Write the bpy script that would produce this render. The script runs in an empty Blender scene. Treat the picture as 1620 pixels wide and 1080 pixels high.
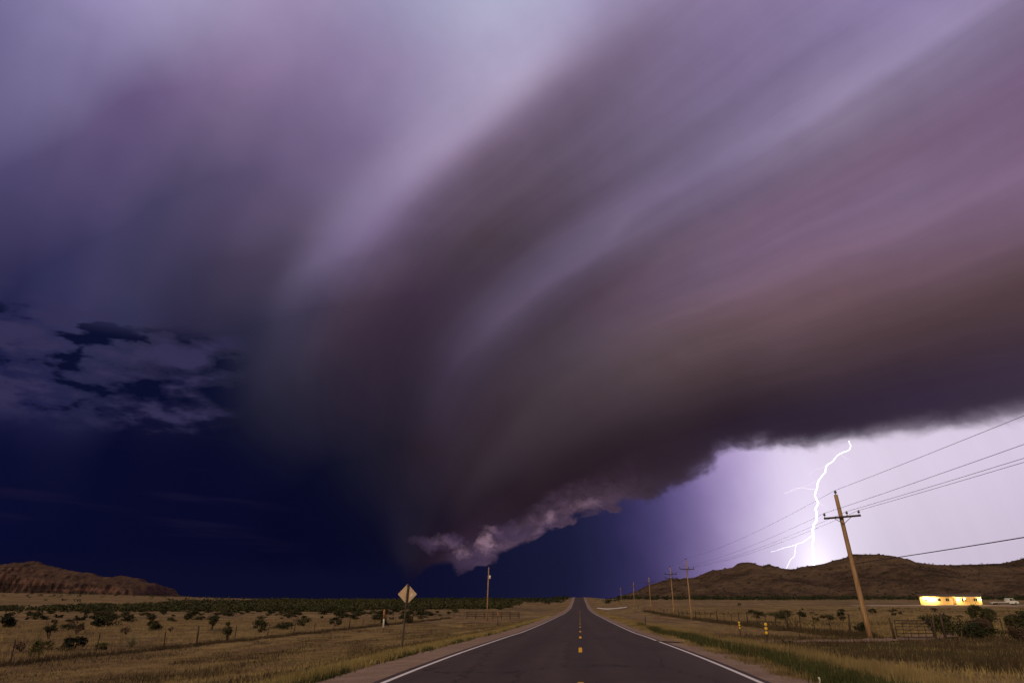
import bpy, bmesh, math, random
import numpy as np
from mathutils import Vector, Matrix

SC = bpy.context.scene
COL = SC.collection
R_ = math.radians

# ------------------------------------------------------------------ camera
cam = bpy.data.cameras.new('camera')
cam.sensor_width = 36.0
cam.lens = 24.0
cam.clip_start = 0.1
cam.clip_end = 20000.0
camo = bpy.data.objects.new('camera', cam)
COL.objects.link(camo)
camo.location = (0.03, 0.0, 1.45)
camo.rotation_euler = (R_(90 + 20.742), 0.0, R_(5.2935))
SC.camera = camo

# ------------------------------------------------------------------ view
SC.view_settings.view_transform = 'Standard'
SC.view_settings.look = 'None'
SC.view_settings.exposure = 0.0
SC.view_settings.gamma = 1.0
SC.view_settings.use_curve_mapping = False
SC.render.engine = 'CYCLES'
SC.cycles.max_bounces = 6
SC.cycles.use_denoising = True
SC.cycles.use_adaptive_sampling = True
SC.cycles.adaptive_threshold = 0.02
SC.cycles.adaptive_min_samples = 12
SC.cycles.sample_clamp_indirect = 4.0

# ------------------------------------------------------------------ moon-like key light (long exposure), behind the camera
SUN_EL, SUN_AZ = 34.0, 205.0          # compass degrees from +Y, clockwise
sun = bpy.data.lights.new('moonlight', 'SUN')
sun.energy = 1.9
sun.color = (1.0, 0.78, 0.45)
sun.angle = R_(14.0)
suno = bpy.data.objects.new('moonlight', sun)
COL.objects.link(suno)
_d = Vector((math.sin(R_(SUN_AZ)) * math.cos(R_(SUN_EL)), math.cos(R_(SUN_AZ)) * math.cos(R_(SUN_EL)), math.sin(R_(SUN_EL))))
suno.rotation_euler = (-_d).to_track_quat('-Z', 'Y').to_euler()


def lin(c):
    """0-255 display colour -> linear rgba"""
    o = []
    for v in c[:3]:
        v = max(0.0, v) / 255.0
        o.append(v / 12.92 if v <= 0.04045 else ((v + 0.055) / 1.055) ** 2.4)
    return (o[0], o[1], o[2], 1.0)


# ------------------------------------------------------------------ small node-expression helper
class G:
    """wraps a node tree; numbers are S objects with operators"""
    def __init__(s, nt):
        s.nt = nt
    def node(s, t, **kw):
        n = s.nt.nodes.new(t)
        for k, v in kw.items():
            setattr(n, k, v)
        return n
    def put(s, sock, v):
        if isinstance(v, S):
            s.nt.links.new(v.o, sock)
        elif v is not None:
            sock.default_value = v
    def math(s, op, a, b=None, c=None, clamp=False):
        n = s.node('ShaderNodeMath', operation=op, use_clamp=clamp)
        for i, v in enumerate((a, b, c)):
            s.put(n.inputs[i], v)
        return S(s, n.outputs[0])
    def vmath(s, op, a, b=None, out=0):
        n = s.node('ShaderNodeVectorMath', operation=op)
        s.put(n.inputs[0], a)
        if b is not None:
            s.put(n.inputs[1], b)
        return S(s, n.outputs[out])
    def xyz(s, x, y, z):
        n = s.node('ShaderNodeCombineXYZ')
        for i, v in enumerate((x, y, z)):
            s.put(n.inputs[i], v)
        return S(s, n.outputs[0])
    def sep(s, v):
        n = s.node('ShaderNodeSeparateXYZ')
        s.put(n.inputs[0], v)
        return [S(s, o) for o in n.outputs]
    def step(s, x, a, b):
        """smooth 0..1 as x goes a..b (a may be above b)"""
        n = s.node('ShaderNodeMapRange', interpolation_type='SMOOTHSTEP')
        s.put(n.inputs['Value'], x)
        if isinstance(a, (int, float)) and isinstance(b, (int, float)) and a > b:
            a, b, lo, hi = b, a, 1.0, 0.0
        else:
            lo, hi = 0.0, 1.0
        s.put(n.inputs['From Min'], a); s.put(n.inputs['From Max'], b)
        n.inputs['To Min'].default_value = lo; n.inputs['To Max'].default_value = hi
        return S(s, n.outputs['Result'])
    def line(s, x, a, b, lo=0.0, hi=1.0):
        n = s.node('ShaderNodeMapRange', interpolation_type='LINEAR')
        s.put(n.inputs['Value'], x)
        n.inputs['From Min'].default_value = a; n.inputs['From Max'].default_value = b
        n.inputs['To Min'].default_value = lo; n.inputs['To Max'].default_value = hi
        return S(s, n.outputs['Result'])
    def curve(s, x, pts):
        """piecewise-smooth y(x) through pts"""
        x0, x1 = pts[0][0], pts[-1][0]
        ys = [p[1] for p in pts]
        lo, hi = min(ys), max(ys)
        n = s.node('ShaderNodeFloatCurve')
        cm = n.mapping
        c = cm.curves[0]
        cm.use_clip = True
        q = [((p[0] - x0) / (x1 - x0), (p[1] - lo) / (hi - lo)) for p in pts]
        c.points[0].location = q[0]
        c.points[1].location = q[-1]
        for p in q[1:-1]:
            c.points.new(*p)
        cm.update()
        s.put(n.inputs['Value'], s.line(x, x0, x1))
        return S(s, n.outputs[0]) * (hi - lo) + lo
    def ramp(s, x, stops, interp='LINEAR'):
        n = s.node('ShaderNodeValToRGB')
        cr = n.color_ramp
        cr.interpolation = interp
        while len(cr.elements) < len(stops):
            cr.elements.new(0.5)
        for e, (p, c) in zip(cr.elements, stops):
            e.position = p
        for e, (p, c) in zip(cr.elements, stops):
            e.position = p
            e.color = c if len(c) == 4 else (c[0], c[1], c[2], 1)
        s.put(n.inputs[0], x)
        return S(s, n.outputs[0])
    def mix(s, f, a, b, mode='MIX', clamp=True):
        n = s.node('ShaderNodeMix', data_type='RGBA', blend_type=mode)
        n.clamp_factor = clamp
        s.put(n.inputs[0], f)
        s.put(n.inputs[6], a)
        s.put(n.inputs[7], b)
        return S(s, n.outputs[2])
    def noise(s, vec, scale=1.0, detail=4.0, rough=0.5, dist=0.0, col=False, ntype='FBM', lac=2.0):
        n = s.node('ShaderNodeTexNoise', noise_dimensions='3D', noise_type=ntype)
        s.put(n.inputs['Vector'], vec)
        n.inputs['Scale'].default_value = scale
        n.inputs['Detail'].default_value = detail
        n.inputs['Roughness'].default_value = rough
        n.inputs['Lacunarity'].default_value = lac
        n.inputs['Distortion'].default_value = dist
        return S(s, n.outputs['Color' if col else 'Fac'])
    def voro(s, vec, scale=1.0, feature='F1', smooth=None, rnd=1.0):
        n = s.node('ShaderNodeTexVoronoi', feature=feature)
        s.put(n.inputs['Vector'], vec)
        n.inputs['Scale'].default_value = scale
        n.inputs['Randomness'].default_value = rnd
        if smooth is not None:
            n.inputs['Smoothness'].default_value = smooth
        return S(s, n.outputs[0])
    def scale(s, colour, f):
        n = s.node('ShaderNodeVectorMath', operation='SCALE')
        s.put(n.inputs[0], colour)
        s.put(n.inputs['Scale'], f)
        return S(s, n.outputs[0])


class S:
    def __init__(s, g, o):
        s.g, s.o = g, o
    def __add__(s, b): return s.g.math('ADD', s, b)
    __radd__ = __add__
    def __sub__(s, b): return s.g.math('SUBTRACT', s, b)
    def __rsub__(s, b): return s.g.math('SUBTRACT', b, s)
    def __mul__(s, b): return s.g.math('MULTIPLY', s, b)
    __rmul__ = __mul__
    def __truediv__(s, b): return s.g.math('DIVIDE', s, b)
    def __neg__(s): return s.g.math('MULTIPLY', s, -1.0)
    def pow(s, b): return s.g.math('POWER', s, b)
    def exp(s): return s.g.math('EXPONENT', s)
    def clamp(s): return s.g.math('ADD', s, 0.0, clamp=True)


# ------------------------------------------------------------------ world: storm sky at night
world = bpy.data.worlds.new('World')
SC.world = world
world.use_nodes = True


def build_sky():
    nt = world.node_tree
    nt.nodes.clear()
    g = G(nt)
    tc = g.node('ShaderNodeTexCoord')
    d = S(g, tc.outputs['Generated'])
    axis = R_(-13.8)                                   # the shelf cloud runs off towards this compass bearing
    V = (math.sin(axis), math.cos(axis), 0.0)
    H = (V[1], -V[0], 0.0)
    a = g.vmath('DOT_PRODUCT', d, V, out=1)
    b = g.vmath('DOT_PRODUCT', d, H, out=1)
    dx, dy, c = g.sep(d)
    deg = 180.0 / math.pi
    phi = g.math('ARCTAN2', c, b) * deg                # angle round the roll of the cloud
    rho = g.math('ARCCOSINE', a) * deg                 # distance along it
    az = g.math('ARCTAN2', dx, dy) * deg
    el = g.math('ARCSINE', c) * deg

    twist = g.curve(rho, [(0, 1.7), (17.5, 1.5), (25, 1.33), (30, 1.23), (36, 1.1), (42, 1.0), (50, .91), (59, .85), (90, .75), (180, .75)])
    pp0 = phi / twist
    # wind-drawn streaks: noise stretched along the roll
    pv = g.xyz(pp0 * 0.10, rho * 0.022, 3.1)
    warp = g.noise(pv, 1.0, 3.0, 0.5) - 0.5
    warp2 = g.noise(g.xyz(pp0 * 0.05, rho * 0.05, 8.7), 1.0, 2.0, 0.5) - 0.5
    pp = pp0 + warp * 2.6 + warp2 * 3.0
    rr = rho + (g.noise(d, 5.0, 2.0, 0.5) - 0.5) * 4.0

    P = [14, 18, 22, 26, 30, 36, 42, 48, 54, 60, 68, 76, 82, 90, 100, 110, 120, 130, 150]
    K = {
        6: [(50, 38, 60), (52, 40, 62), (50, 38, 56), (48, 34, 50), (40, 28, 42), (33, 24, 38), (31, 23, 38), (31, 25, 40), (29, 25, 42), (27, 24, 42), (19, 18, 38), (14, 14, 37), (10, 11, 36), (8, 10, 36), (7, 9, 35), (7, 9, 35), (7, 9, 35), (7, 9, 35), (7, 9, 35)],
        12: [(46, 35, 46), (45, 34, 45), (41, 29, 41), (41, 29, 39), (42, 32, 42), (52, 42, 52), (50, 40, 50), (48, 38, 50), (44, 34, 46), (34, 28, 42), (27, 25, 41), (19, 19, 39), (12, 13, 38), (8, 10, 37), (6, 8, 35), (6, 8, 35), (5, 7, 35), (5, 7, 35), (5, 7, 35)],
        18: [(54, 42, 52), (50, 38, 48), (43, 31, 41), (46, 34, 42), (58, 46, 54), (66, 54, 62), (62, 50, 60), (60, 49, 62), (60, 50, 68), (50, 40, 55), (48, 38, 54), (45, 39, 56), (42, 39, 57), (28, 28, 49), (11, 12, 41), (6, 8, 36), (6, 8, 36), (6, 8, 36), (6, 8, 36)],
        24: [(58, 46, 60), (50, 38, 50), (46, 34, 45), (52, 40, 48), (70, 56, 64), (78, 64, 72), (78, 66, 78), (72, 60, 74), (84, 72, 94), (66, 54, 72), (62, 48, 66), (72, 58, 76), (66, 58, 80), (48, 46, 68), (34, 34, 62), (16, 17, 50), (10, 12, 46), (6, 8, 42), (6, 8, 42)],
        30: [(80, 66, 84), (60, 48, 64), (44, 33, 46), (60, 46, 54), (80, 64, 70), (96, 78, 86), (94, 76, 92), (84, 68, 84), (94, 82, 106), (76, 63, 78), (84, 70, 86), (116, 98, 129), (114, 100, 132), (84, 73, 98), (66, 58, 84), (52, 51, 82), (42, 42, 78), (20, 22, 60), (12, 14, 50)],
        36: [(70, 58, 78), (54, 43, 60), (50, 39, 54), (66, 51, 60), (86, 67, 75), (106, 83, 93), (108, 88, 110), (102, 84, 104), (108, 94, 120), (92, 78, 99), (96, 81, 100), (126, 108, 134), (150, 135, 167), (128, 112, 148), (102, 88, 122), (78, 70, 102), (64, 60, 96), (41, 41, 78), (26, 28, 60)],
        42: [(86, 74, 98), (64, 52, 72), (54, 42, 60), (68, 52, 62), (89, 68, 75), (111, 86, 99), (118, 95, 120), (112, 92, 116), (116, 102, 132), (108, 96, 123), (114, 99, 126), (130, 113, 140), (164, 153, 182), (158, 146, 180), (140, 122, 160), (135, 115, 152), (110, 92, 132), (90, 79, 118), (56, 54, 92)],
        50: [(84, 72, 96), (66, 53, 74), (62, 49, 66), (74, 56, 65), (91, 70, 78), (114, 90, 111), (120, 99, 126), (118, 97, 122), (140, 126, 156), (126, 112, 146), (130, 114, 150), (142, 127, 160), (164, 156, 189), (182, 184, 210), (166, 164, 198), (168, 155, 190), (172, 163, 198), (160, 150, 192), (62, 56, 100)],
        58: [(92, 80, 104), (80, 66, 88), (72, 57, 74), (74, 57, 66), (92, 71, 80), (122, 98, 126), (118, 94, 122), (120, 99, 130), (140, 126, 160), (138, 124, 164), (140, 124, 162), (155, 140, 175), (168, 160, 190), (178, 178, 205), (168, 164, 198), (165, 152, 188), (160, 150, 188), (150, 140, 185), (110, 100, 150)],
        95: [(84, 68, 84)] * 3 + [(92, 75, 88)] * 3 + [(98, 82, 98)] * 4 + [(104, 90, 112)] * 9,
    }
    cloud = None
    prev = None
    px = g.line(pp, 0, 160)
    for r in sorted(K):
        col = g.ramp(px, [(p / 160.0, lin(k)) for p, k in zip(P, K[r])], 'CARDINAL')
        cloud = col if cloud is None else g.mix(g.line(rr, prev, r), cloud, col)
        prev = r
    # fine streaks and soft mottling
    pw0 = pp0 + (g.noise(d, 5.0, 3.0, 0.5) - 0.5) * 6.0
    st = g.noise(g.xyz(pp0 * 0.30, rho * 0.03, 1.3), 1.0, 4.0, 0.55) - 0.5
    mt = g.noise(d, 6.0, 6.0, 0.58) - 0.5
    fine = g.noise(d, 26.0, 5.0, 0.6, 0.3) - 0.5
    grain = g.noise(g.xyz(pw0 * 0.75, rho * 0.018, 9.3), 1.0, 4.0, 0.55) - 0.5
    lum = 0.97 + grain * g.step(pp0, 80.0, 62.0) * g.step(rho, 18.0, 34.0) * 0.17 + st * g.step(pp0, 95.0, 70.0) * 0.20 + mt * 0.28 + fine * 0.10
    # banded ridges of the roll: each crest has a crisp lower side and a soft upper one
    pw = pp0 + warp * 2.0 + (g.noise(g.xyz(pp0 * 0.06, rho * 0.16, 4.4), 1.0, 3.0, 0.5) - 0.5) * 2.4
    def ridge(c, amp, fall, crisp, r0, r1):
        u = pw - c
        up = (g.math('MAXIMUM', u, 0.0) * (-1.0 / fall)).exp()
        return up * g.step(u, -crisp, crisp * 0.25) * g.step(rho, r0, r1) * amp
    c1 = g.curve(rho, [(10, 54.5), (19, 54.0), (28, 52.4), (33, 52.6), (40, 55.2), (49, 55.0), (59, 54.2), (90, 54), (180, 54)])
    lum = lum + ridge(c1, 0.20, 4.0, 1.7, 14.0, 26.0) - ridge(c1 - 5.0, 0.08, 3.5, 2.0, 16.0, 28.0)
    lum = lum + ridge(39.0, 0.13, 3.0, 1.4, 24.0, 36.0) + ridge(46.6, 0.06, 2.2, 1.0, 30.0, 42.0) + ridge(33.5, 0.08, 2.0, 1.0, 34.0, 46.0) + ridge(62.0, 0.05, 2.6, 1.4, 26.0, 40.0) + ridge(43.2, 0.05, 1.5, 0.8, 34.0, 44.0)
    cl = g.curve(rho, [(8, 74), (13.6, 77), (18.4, 81.5), (21.4, 84.3), (24.7, 86.4), (26.8, 86.0), (28, 83.6), (30, 82), (34, 81), (37, 80.5), (39, 79.6), (43, 80), (50, 82), (180, 82)])
    ul = pw - cl
    lobe = g.step(rho, 18.0, 27.0) * g.step(rho, 52.0, 42.0)
    lum = lum + ((-(ul * ul) / 12.0).exp() * 0.15 - (-((ul + 8.0) * (ul + 8.0)) / 16.0).exp() * 0.17) * lobe
    cloud = g.scale(cloud, lum)
    # dark left flank where the storm stops against the night
    bl = g.curve(rho, [(2, 58), (6, 66), (9, 75), (13, 84), (16, 89), (20, 95), (25, 104), (180, 130)])
    flank = g.step(pp0 - bl + (g.noise(d, 12.0, 4.0, 0.55) - 0.5) * 14.0, -9.0, 10.0) * g.step(rho, 27.0, 20.0)
    cloud = g.mix(flank * 0.58, cloud, lin((8, 9, 36)))

    # clear night sky: faint blue airlight of the real atmosphere
    sky = g.node('ShaderNodeTexSky')
    sky.sky_type = 'NISHITA'
    sky.sun_disc = False
    sky.sun_elevation = R_(SUN_EL)
    sky.sun_rotation = R_(SUN_AZ)
    night = g.mix(1.0, g.scale(S(g, sky.outputs[0]), 0.0016), (0.5, 0.45, 1.0, 1), 'MULTIPLY')
    clear = g.mix(1.0, night, lin((3, 6, 33)), 'ADD')

    # broken altocumulus low on the left, clear night behind it
    cv = g.xyz(az * 0.17, el * 0.42, 2.5)
    n1 = g.noise(cv, 1.45, 5.0, 0.52, 0.1)
    left = g.step(az, -26.5, -31.0)
    hole = g.step(n1, 0.485, 0.405) * left * g.step(el, 10.5, 13.0) * g.step(el, 20.0, 18.0)
    puff = g.step(n1, 0.47, 0.62) * left * g.step(el, 10.5, 13.0) * g.step(el, 21.5, 17.5)
    cloud = g.mix(puff * 0.9, cloud, g.scale(g.mix(0.0, lin((52, 48, 82)), (0, 0, 0, 1)), 0.60 + n1 * 0.65))
    cloud = g.mix(hole * 0.95, cloud, clear)
    low = g.step(az, -22.0, -29.0) * g.step(el, 13.0, 8.5)
    cloud = g.mix(low * 0.7, cloud, lin((9, 11, 42)))
    # thin low stratus bars over the left horizon
    bar = g.step(g.noise(g.xyz(az * 0.07, el * 0.7 + az * 0.03, 2.2), 1.0, 3.0, 0.5), 0.54, 0.72)
    bar = bar * g.step(az, -20.0, -27.0) * g.step(el, 2.0, 4.0) * g.step(el, 13.0, 9.0)
    cloud = g.mix(bar * 0.5, cloud, lin((24, 20, 48)))

    # air under the cloud base: rain curtain lit by the lightning
    AZ = [(-14, (13, 14, 42)), (-8, (16, 17, 46)), (-0.7, (26, 28, 57)), (1.8, (34, 33, 67)), (4.3, (48, 44, 85)), (6.8, (75, 66, 113)), (9.2, (112, 97, 146)),
          (11.6, (152, 133, 180)), (13.9, (185, 166, 206)), (16.2, (208, 194, 222)), (20, (214, 201, 222)), (25, (211, 198, 219)), (32, (208, 194, 216)), (45, (196, 180, 205)), (75, (150, 130, 165)), (140, (90, 76, 105))]
    azn = az + (g.noise(d, 14.0, 3.0, 0.5) - 0.5) * 1.6
    under = g.ramp(g.line(azn, -20, 140), [((z + 20) / 160.0, lin(k)) for z, k in AZ], 'B_SPLINE')
    rain = g.noise(g.xyz(az * 0.9 + el * 0.25, el * 0.06, 0.4), 1.0, 3.0, 0.5) - 0.5
    under = g.scale(under, 0.93 + rain * 0.10 + g.step(el, 2.0, 10.0) * 0.16)
    # brilliant air round the foot of the bolt
    aa = (az - 17.7) * (az - 17.7)
    halo = (-(aa / 16.0 + (el - 3.0) * (el - 3.0) / 40.0)).exp() * 0.20
    foot = (-(aa / 1.9 + (el - 1.8) * (el - 1.8) / 7.0)).exp() * 0.34
    under = g.mix(1.0, under, g.scale(g.mix(0.0, (0.95, 0.92, 1.0, 1), (0, 0, 0, 1)), halo + foot), 'ADD')

    # ragged lower lip of the cloud
    edge = g.curve(rho, [(0, 40), (2.5, 34), (3.8, 28), (4.6, 23), (7, 16.5), (10, 15.3), (13.5, 16.2), (17, 16), (21.6, 15.3), (24.5, 15.9), (26.6, 16.8), (27.6, 18.5), (32.7, 17.2), (41, 16.7), (47.3, 16.5), (60, 16.5), (90, 15.5), (180, 15)])
    ev = g.xyz(az * 0.30, el * 0.50, 0.9)
    e1 = g.noise(ev, 1.0, 5.0, 0.55, 0.3) - 0.5
    e2 = g.noise(d, 36.0, 4.0, 0.55, 0.4) - 0.5
    far = g.step(rho, 12.0, 4.0)
    lip = g.step(rho, 16.0, 22.0) * g.step(rho, 38.0, 29.0)
    t = pp0 - edge + (e1 * (2.6 + lip * 1.6) + e2 * (0.55 + lip * 1.7)) * (1.0 + far * 1.6)
    low_lip = g.step(rho, 4.0, 7.5) * g.step(rho, 27.0, 19.0)
    e3 = g.noise(g.xyz(az * 0.55, el * 0.8, 2.9), 1.0, 4.0, 0.5, 0.4) - 0.5
    t = t + e3 * low_lip * 5.0
    soft = 1.15 + far * 3.0
    m = g.step(t / soft, -0.5, 0.9)
    # lit fringe and billows hanging under the far end
    wv = g.noise(d, 16.0, 6.0, 0.60, col=True)
    wx, wy, wz = g.sep(wv)
    ba = az + (wx - 0.5) * 5.6
    be = el + (wy - 0.5) * 4.2
    def lump(a0, e0, ra, re):
        u = (ba - a0) / ra
        v = (be - e0) / re
        return g.math('MAXIMUM', 1.0 - (u * u + v * v), 0.0)
    def biggest(ls):
        o = None
        for (a0, e0, ra, re, k) in ls:
            q = lump(a0, e0, ra, re) * k
            o = q if o is None else g.math('MAXIMUM', o, q)
        return o
    cell = g.noise(g.xyz(ba * 0.8, be * 1.1, 3.3), 1.1, 4.0, 0.58)
    fringe = low_lip * g.step(rho, 24.0, 12.0) * g.step(t, 8.0, 0.5) * (0.35 + g.step(cell, 0.3, 0.7) * 0.65)
    cloud = g.mix(fringe * 0.85, cloud, lin((104, 81, 104)))
    mass = biggest([(-5.4, 5.5, 1.7, 1.1, 1.0), (-4.2, 5.0, 1.3, 0.8, 0.8), (-9.9, 4.6, 1.2, 0.8, 0.8), (-8.4, 3.0, 2.2, 1.1, 0.75), (-12.0, 4.0, 2.0, 0.9, 0.7), (-1.6, 5.9, 1.5, 0.7, 0.7), (2.4, 6.9, 1.8, 0.55, 0.7)])
    cloud = g.mix((mass * 1.3).clamp() * 0.85, cloud, g.scale(g.mix(0.0, lin((70, 54, 78)), (0, 0, 0, 1)), 0.62 + cell * 0.75))
    glow = biggest([(-7.3, 4.5, 1.15, 1.15, 1.0), (-9.2, 3.7, 0.9, 0.65, 0.6), (-1.9, 6.4, 0.8, 0.6, 0.6), (0.8, 7.0, 1.6, 0.5, 0.35), (-6.6, 5.9, 1.4, 0.5, 0.35), (-11.0, 4.4, 1.8, 0.6, 0.25)])
    cloud = g.mix((glow * 1.3 * (0.15 + g.step(cell, 0.32, 0.66) * 0.85)).clamp() * 0.72, cloud, lin((144, 114, 131)))
    m = g.math('MAXIMUM', m, g.step(g.math('MAXIMUM', mass, glow), 0.02, 0.45))
    # the far end dissolves into the dark
    tip = g.step(el + (wz - 0.5) * 3.0, 3.6, 1.2) * g.step(az, 0.0, -6.0)
    cloud = g.mix(tip, cloud, lin((12, 13, 40)))
    # thin lip lets a little lightning through
    rim = g.step(t, 3.2, -0.3) * g.step(rho, 15.0, 26.0)
    cloud = g.mix(rim * rim * 0.36, cloud, under)
    out = g.mix(m, under, cloud)

    bg = g.node('ShaderNodeBackground')
    g.put(bg.inputs['Color'], out)
    bg.inputs['Strength'].default_value = 1.0
    wo = g.node('ShaderNodeOutputWorld')
    nt.links.new(bg.outputs[0], wo.inputs['Surface'])


build_sky()
world.cycles.sampling_method = 'MANUAL'
world.cycles.sample_map_resolution = 512


# ------------------------------------------------------------------ terrain heights (metres)
def hermite(x, xs, ys):
    """monotone-ish smooth interpolation through points (numpy)"""
    xs = np.asarray(xs, float); ys = np.asarray(ys, float)
    x = np.clip(np.asarray(x, float), xs[0], xs[-1])
    s = np.diff(ys) / np.diff(xs)
    m = np.concatenate([[s[0]], np.where(s[1:] * s[:-1] > 0, 2 * s[1:] * s[:-1] / (s[1:] + s[:-1] + 1e-12), 0.0), [s[-1]]])
    i = np.clip(np.searchsorted(xs, x) - 1, 0, len(s) - 1)
    h = xs[i + 1] - xs[i]
    t = (x - xs[i]) / h
    return (ys[i] * (2 * t**3 - 3 * t**2 + 1) + m[i] * h * (t**3 - 2 * t**2 + t)
            + ys[i + 1] * (-2 * t**3 + 3 * t**2) + m[i + 1] * h * (t**3 - t**2))


def sstep(x, a, b):
    t = np.clip((np.asarray(x, float) - a) / (b - a), 0, 1)
    return t * t * (3 - 2 * t)


def wob(x, y, f, seed=0.0):
    """cheap smooth wobble, about -1..1"""
    return (np.sin(x * f + 1.7 * np.sin(y * f * 0.7 + seed) + seed) + np.sin(y * f * 1.3 + 1.3 * np.sin(x * f * 0.9 + seed * 2) + seed * 3)
            + 0.6 * np.sin((x + y) * f * 2.1 + seed) + 0.4 * np.sin((x - y * 1.3) * f * 3.7 + seed * 5)) / 3.0


def road_z(y):
    return hermite(y, [-80, 0, 14, 37, 50, 112, 190, 272, 400, 500, 577, 640, 760, 1200, 9000],
                   [0.3, 0.0, -0.01, -0.28, -0.5, -1.05, -1.6, -1.8, -0.3, 1.7, 3.4, 3.9, 3.2, 1.0, 0.0])


def ground_z(x, y):
    x = np.asarray(x, float); y = np.asarray(y, float)
    rz = road_z(y)
    cross = hermite(x, [-31, -18, -11, -7.8, -5.2, -3.95, 3.7, 4.7, 7, 10, 17, 30], [-1.5, -1.12, -0.78, -0.36, -0.11, -0.068, -0.064, -0.085, -0.15, -0.22, -0.3, -0.3])
    near = rz + cross
    left = hermite(y, [-80, 0, 40, 75, 110, 160, 220, 300, 420, 600, 900, 9000], [-1.2, -1.4, -1.75, -1.95, -2.1, -2.35, -2.2, -1.5, -0.3, 1.3, 2.0, 2.2])
    right = hermite(y, [-80, 0, 45, 60, 120, 170, 240, 320, 450, 700, 9000], [-0.3, -0.35, -0.65, -0.85, -1.25, -1.0, 0.12, 1.2, 2.2, 2.6, 2.6])
    field = np.where(x < 0, left, right)
    w = np.where(x < 0, sstep(-x, 14, 34), sstep(x, 9, 24))
    z = near * (1 - w) + field * w
    d = np.hypot(x, y)
    az = np.degrees(np.arctan2(x, np.maximum(y, 1e-3)))
    lift = hermite(d, [0, 320, 600, 1000, 1700, 2600, 9000], [0, 0, 1.6, 6.0, 13.0, 18.0, 19.0])
    z = z + lift * sstep(-az, 18, 42) * (y > 0)
    off = sstep(np.abs(x), 5.2, 9.0)
    z = z + off * (0.05 * wob(x, y, 0.55, 1.0) + 0.025 * wob(x, y, 2.1, 4.0))
    return z

rng = np.random.default_rng(7)
random.seed(7)


# ------------------------------------------------------------------ mesh helpers
def link(o, parent=None):
    COL.objects.link(o)
    if parent is not None:
        o.parent = parent
    return o


def tag(o, label=None, cat=None, group=None, kind=None):
    if label: o['label'] = label
    if cat: o['category'] = cat
    if group: o['group'] = group
    if kind: o['kind'] = kind
    return o


def empty(name, loc=(0, 0, 0), rz=0.0):
    o = bpy.data.objects.new(name, None)
    o.empty_display_size = 0.2
    o.location = loc
    o.rotation_euler = (0, 0, rz)
    return link(o)


class MB:
    """collects simple shapes, builds ONE mesh object"""
    def __init__(s):
        s.v, s.f = [], []
    def add(s, v, f):
        n = len(s.v)
        s.v += [tuple(map(float, p)) for p in v]
        s.f += [tuple(i + n for i in q) for q in f]
        return s
    def box(s, c, size, rot=None, bevel=0.0):
        x, y, z = size[0] / 2, size[1] / 2, size[2] / 2
        if bevel > 0:
            b = min(bevel, x * .9, y * .9)
            ring = [(-x + b, -y), (x - b, -y), (x, -y + b), (x, y - b), (x - b, y), (-x + b, y), (-x, y - b), (-x, -y + b)]
            bz = min(bevel, z * .9)
            ins = [(p[0] * (x - bz) / x, p[1] * (y - bz) / y) for p in ring]
            v = [(p[0], p[1], -z) for p in ins] + [(p[0], p[1], -z + bz) for p in ring] + [(p[0], p[1], z - bz) for p in ring] + [(p[0], p[1], z) for p in ins]
            f = [tuple(range(7, -1, -1)), tuple(range(24, 32))]
            for k in range(3):
                for i in range(8):
                    j = (i + 1) % 8
                    f.append((k * 8 + i, k * 8 + j, k * 8 + 8 + j, k * 8 + 8 + i))
        else:
            v = [(-x, -y, -z), (x, -y, -z), (x, y, -z), (-x, y, -z), (-x, -y, z), (x, -y, z), (x, y, z), (-x, y, z)]
            f = [(3, 2, 1, 0), (4, 5, 6, 7), (0, 1, 5, 4), (1, 2, 6, 5), (2, 3, 7, 6), (3, 0, 4, 7)]
        M = rot if rot is not None else Matrix.Identity(3)
        c = Vector(c)
        return s.add([M @ Vector(p) + c for p in v], f)
    def tube(s, pts, radii, n=6, caps=True):
        pts = [Vector(p) for p in pts]
        if not hasattr(radii, '__len__'):
            radii = [radii] * len(pts)
        t0 = (pts[-1] - pts[0]).normalized()
        ref = Vector((0, 0, 1)) if abs(t0.z) < 0.9 else Vector((1, 0, 0))
        v, f = [], []
        for i, p in enumerate(pts):
            t = (pts[min(i + 1, len(pts) - 1)] - pts[max(i - 1, 0)]).normalized()
            a = t.cross(ref).normalized()
            b = a.cross(t).normalized()
            for k in range(n):
                q = 2 * math.pi * k / n
                v.append(p + (a * math.cos(q) + b * math.sin(q)) * radii[i])
        for i in range(len(pts) - 1):
            for k in range(n):
                l = (k + 1) % n
                f.append((i * n + k, i * n + l, (i + 1) * n + l, (i + 1) * n + k))
        if caps:
            f.append(tuple(range(n - 1, -1, -1)))
            f.append(tuple((len(pts) - 1) * n + k for k in range(n)))
        return s.add(v, f)
    def lathe(s, prof, c, n=10, rot=None):
        """prof: (radius, height) from bottom to top"""
        v, f = [], []
        M = rot if rot is not None else Matrix.Identity(3)
        c = Vector(c)
        for r, h in prof:
            for k in range(n):
                q = 2 * math.pi * k / n
                v.append(M @ Vector((r * math.cos(q), r * math.sin(q), h)) + c)
        for i in range(len(prof) - 1):
            for k in range(n):
                l = (k + 1) % n
                f.append((i * n + k, i * n + l, (i + 1) * n + l, (i + 1) * n + k))
        f.append(tuple(range(n - 1, -1, -1)))
        f.append(tuple((len(prof) - 1) * n + k for k in range(n)))
        return s.add(v, f)
    def mesh(s, name, mat, smooth=False):
        me = bpy.data.meshes.new(name)
        me.from_pydata(s.v, [], s.f)
        me.materials.append(mat)
        if smooth:
            me.polygons.foreach_set('use_smooth', [True] * len(me.polygons))
        me.update()
        return me
    def build(s, name, mat, parent=None, smooth=False):
        return link(bpy.data.objects.new(name, s.mesh(name, mat, smooth)), parent)


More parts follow.
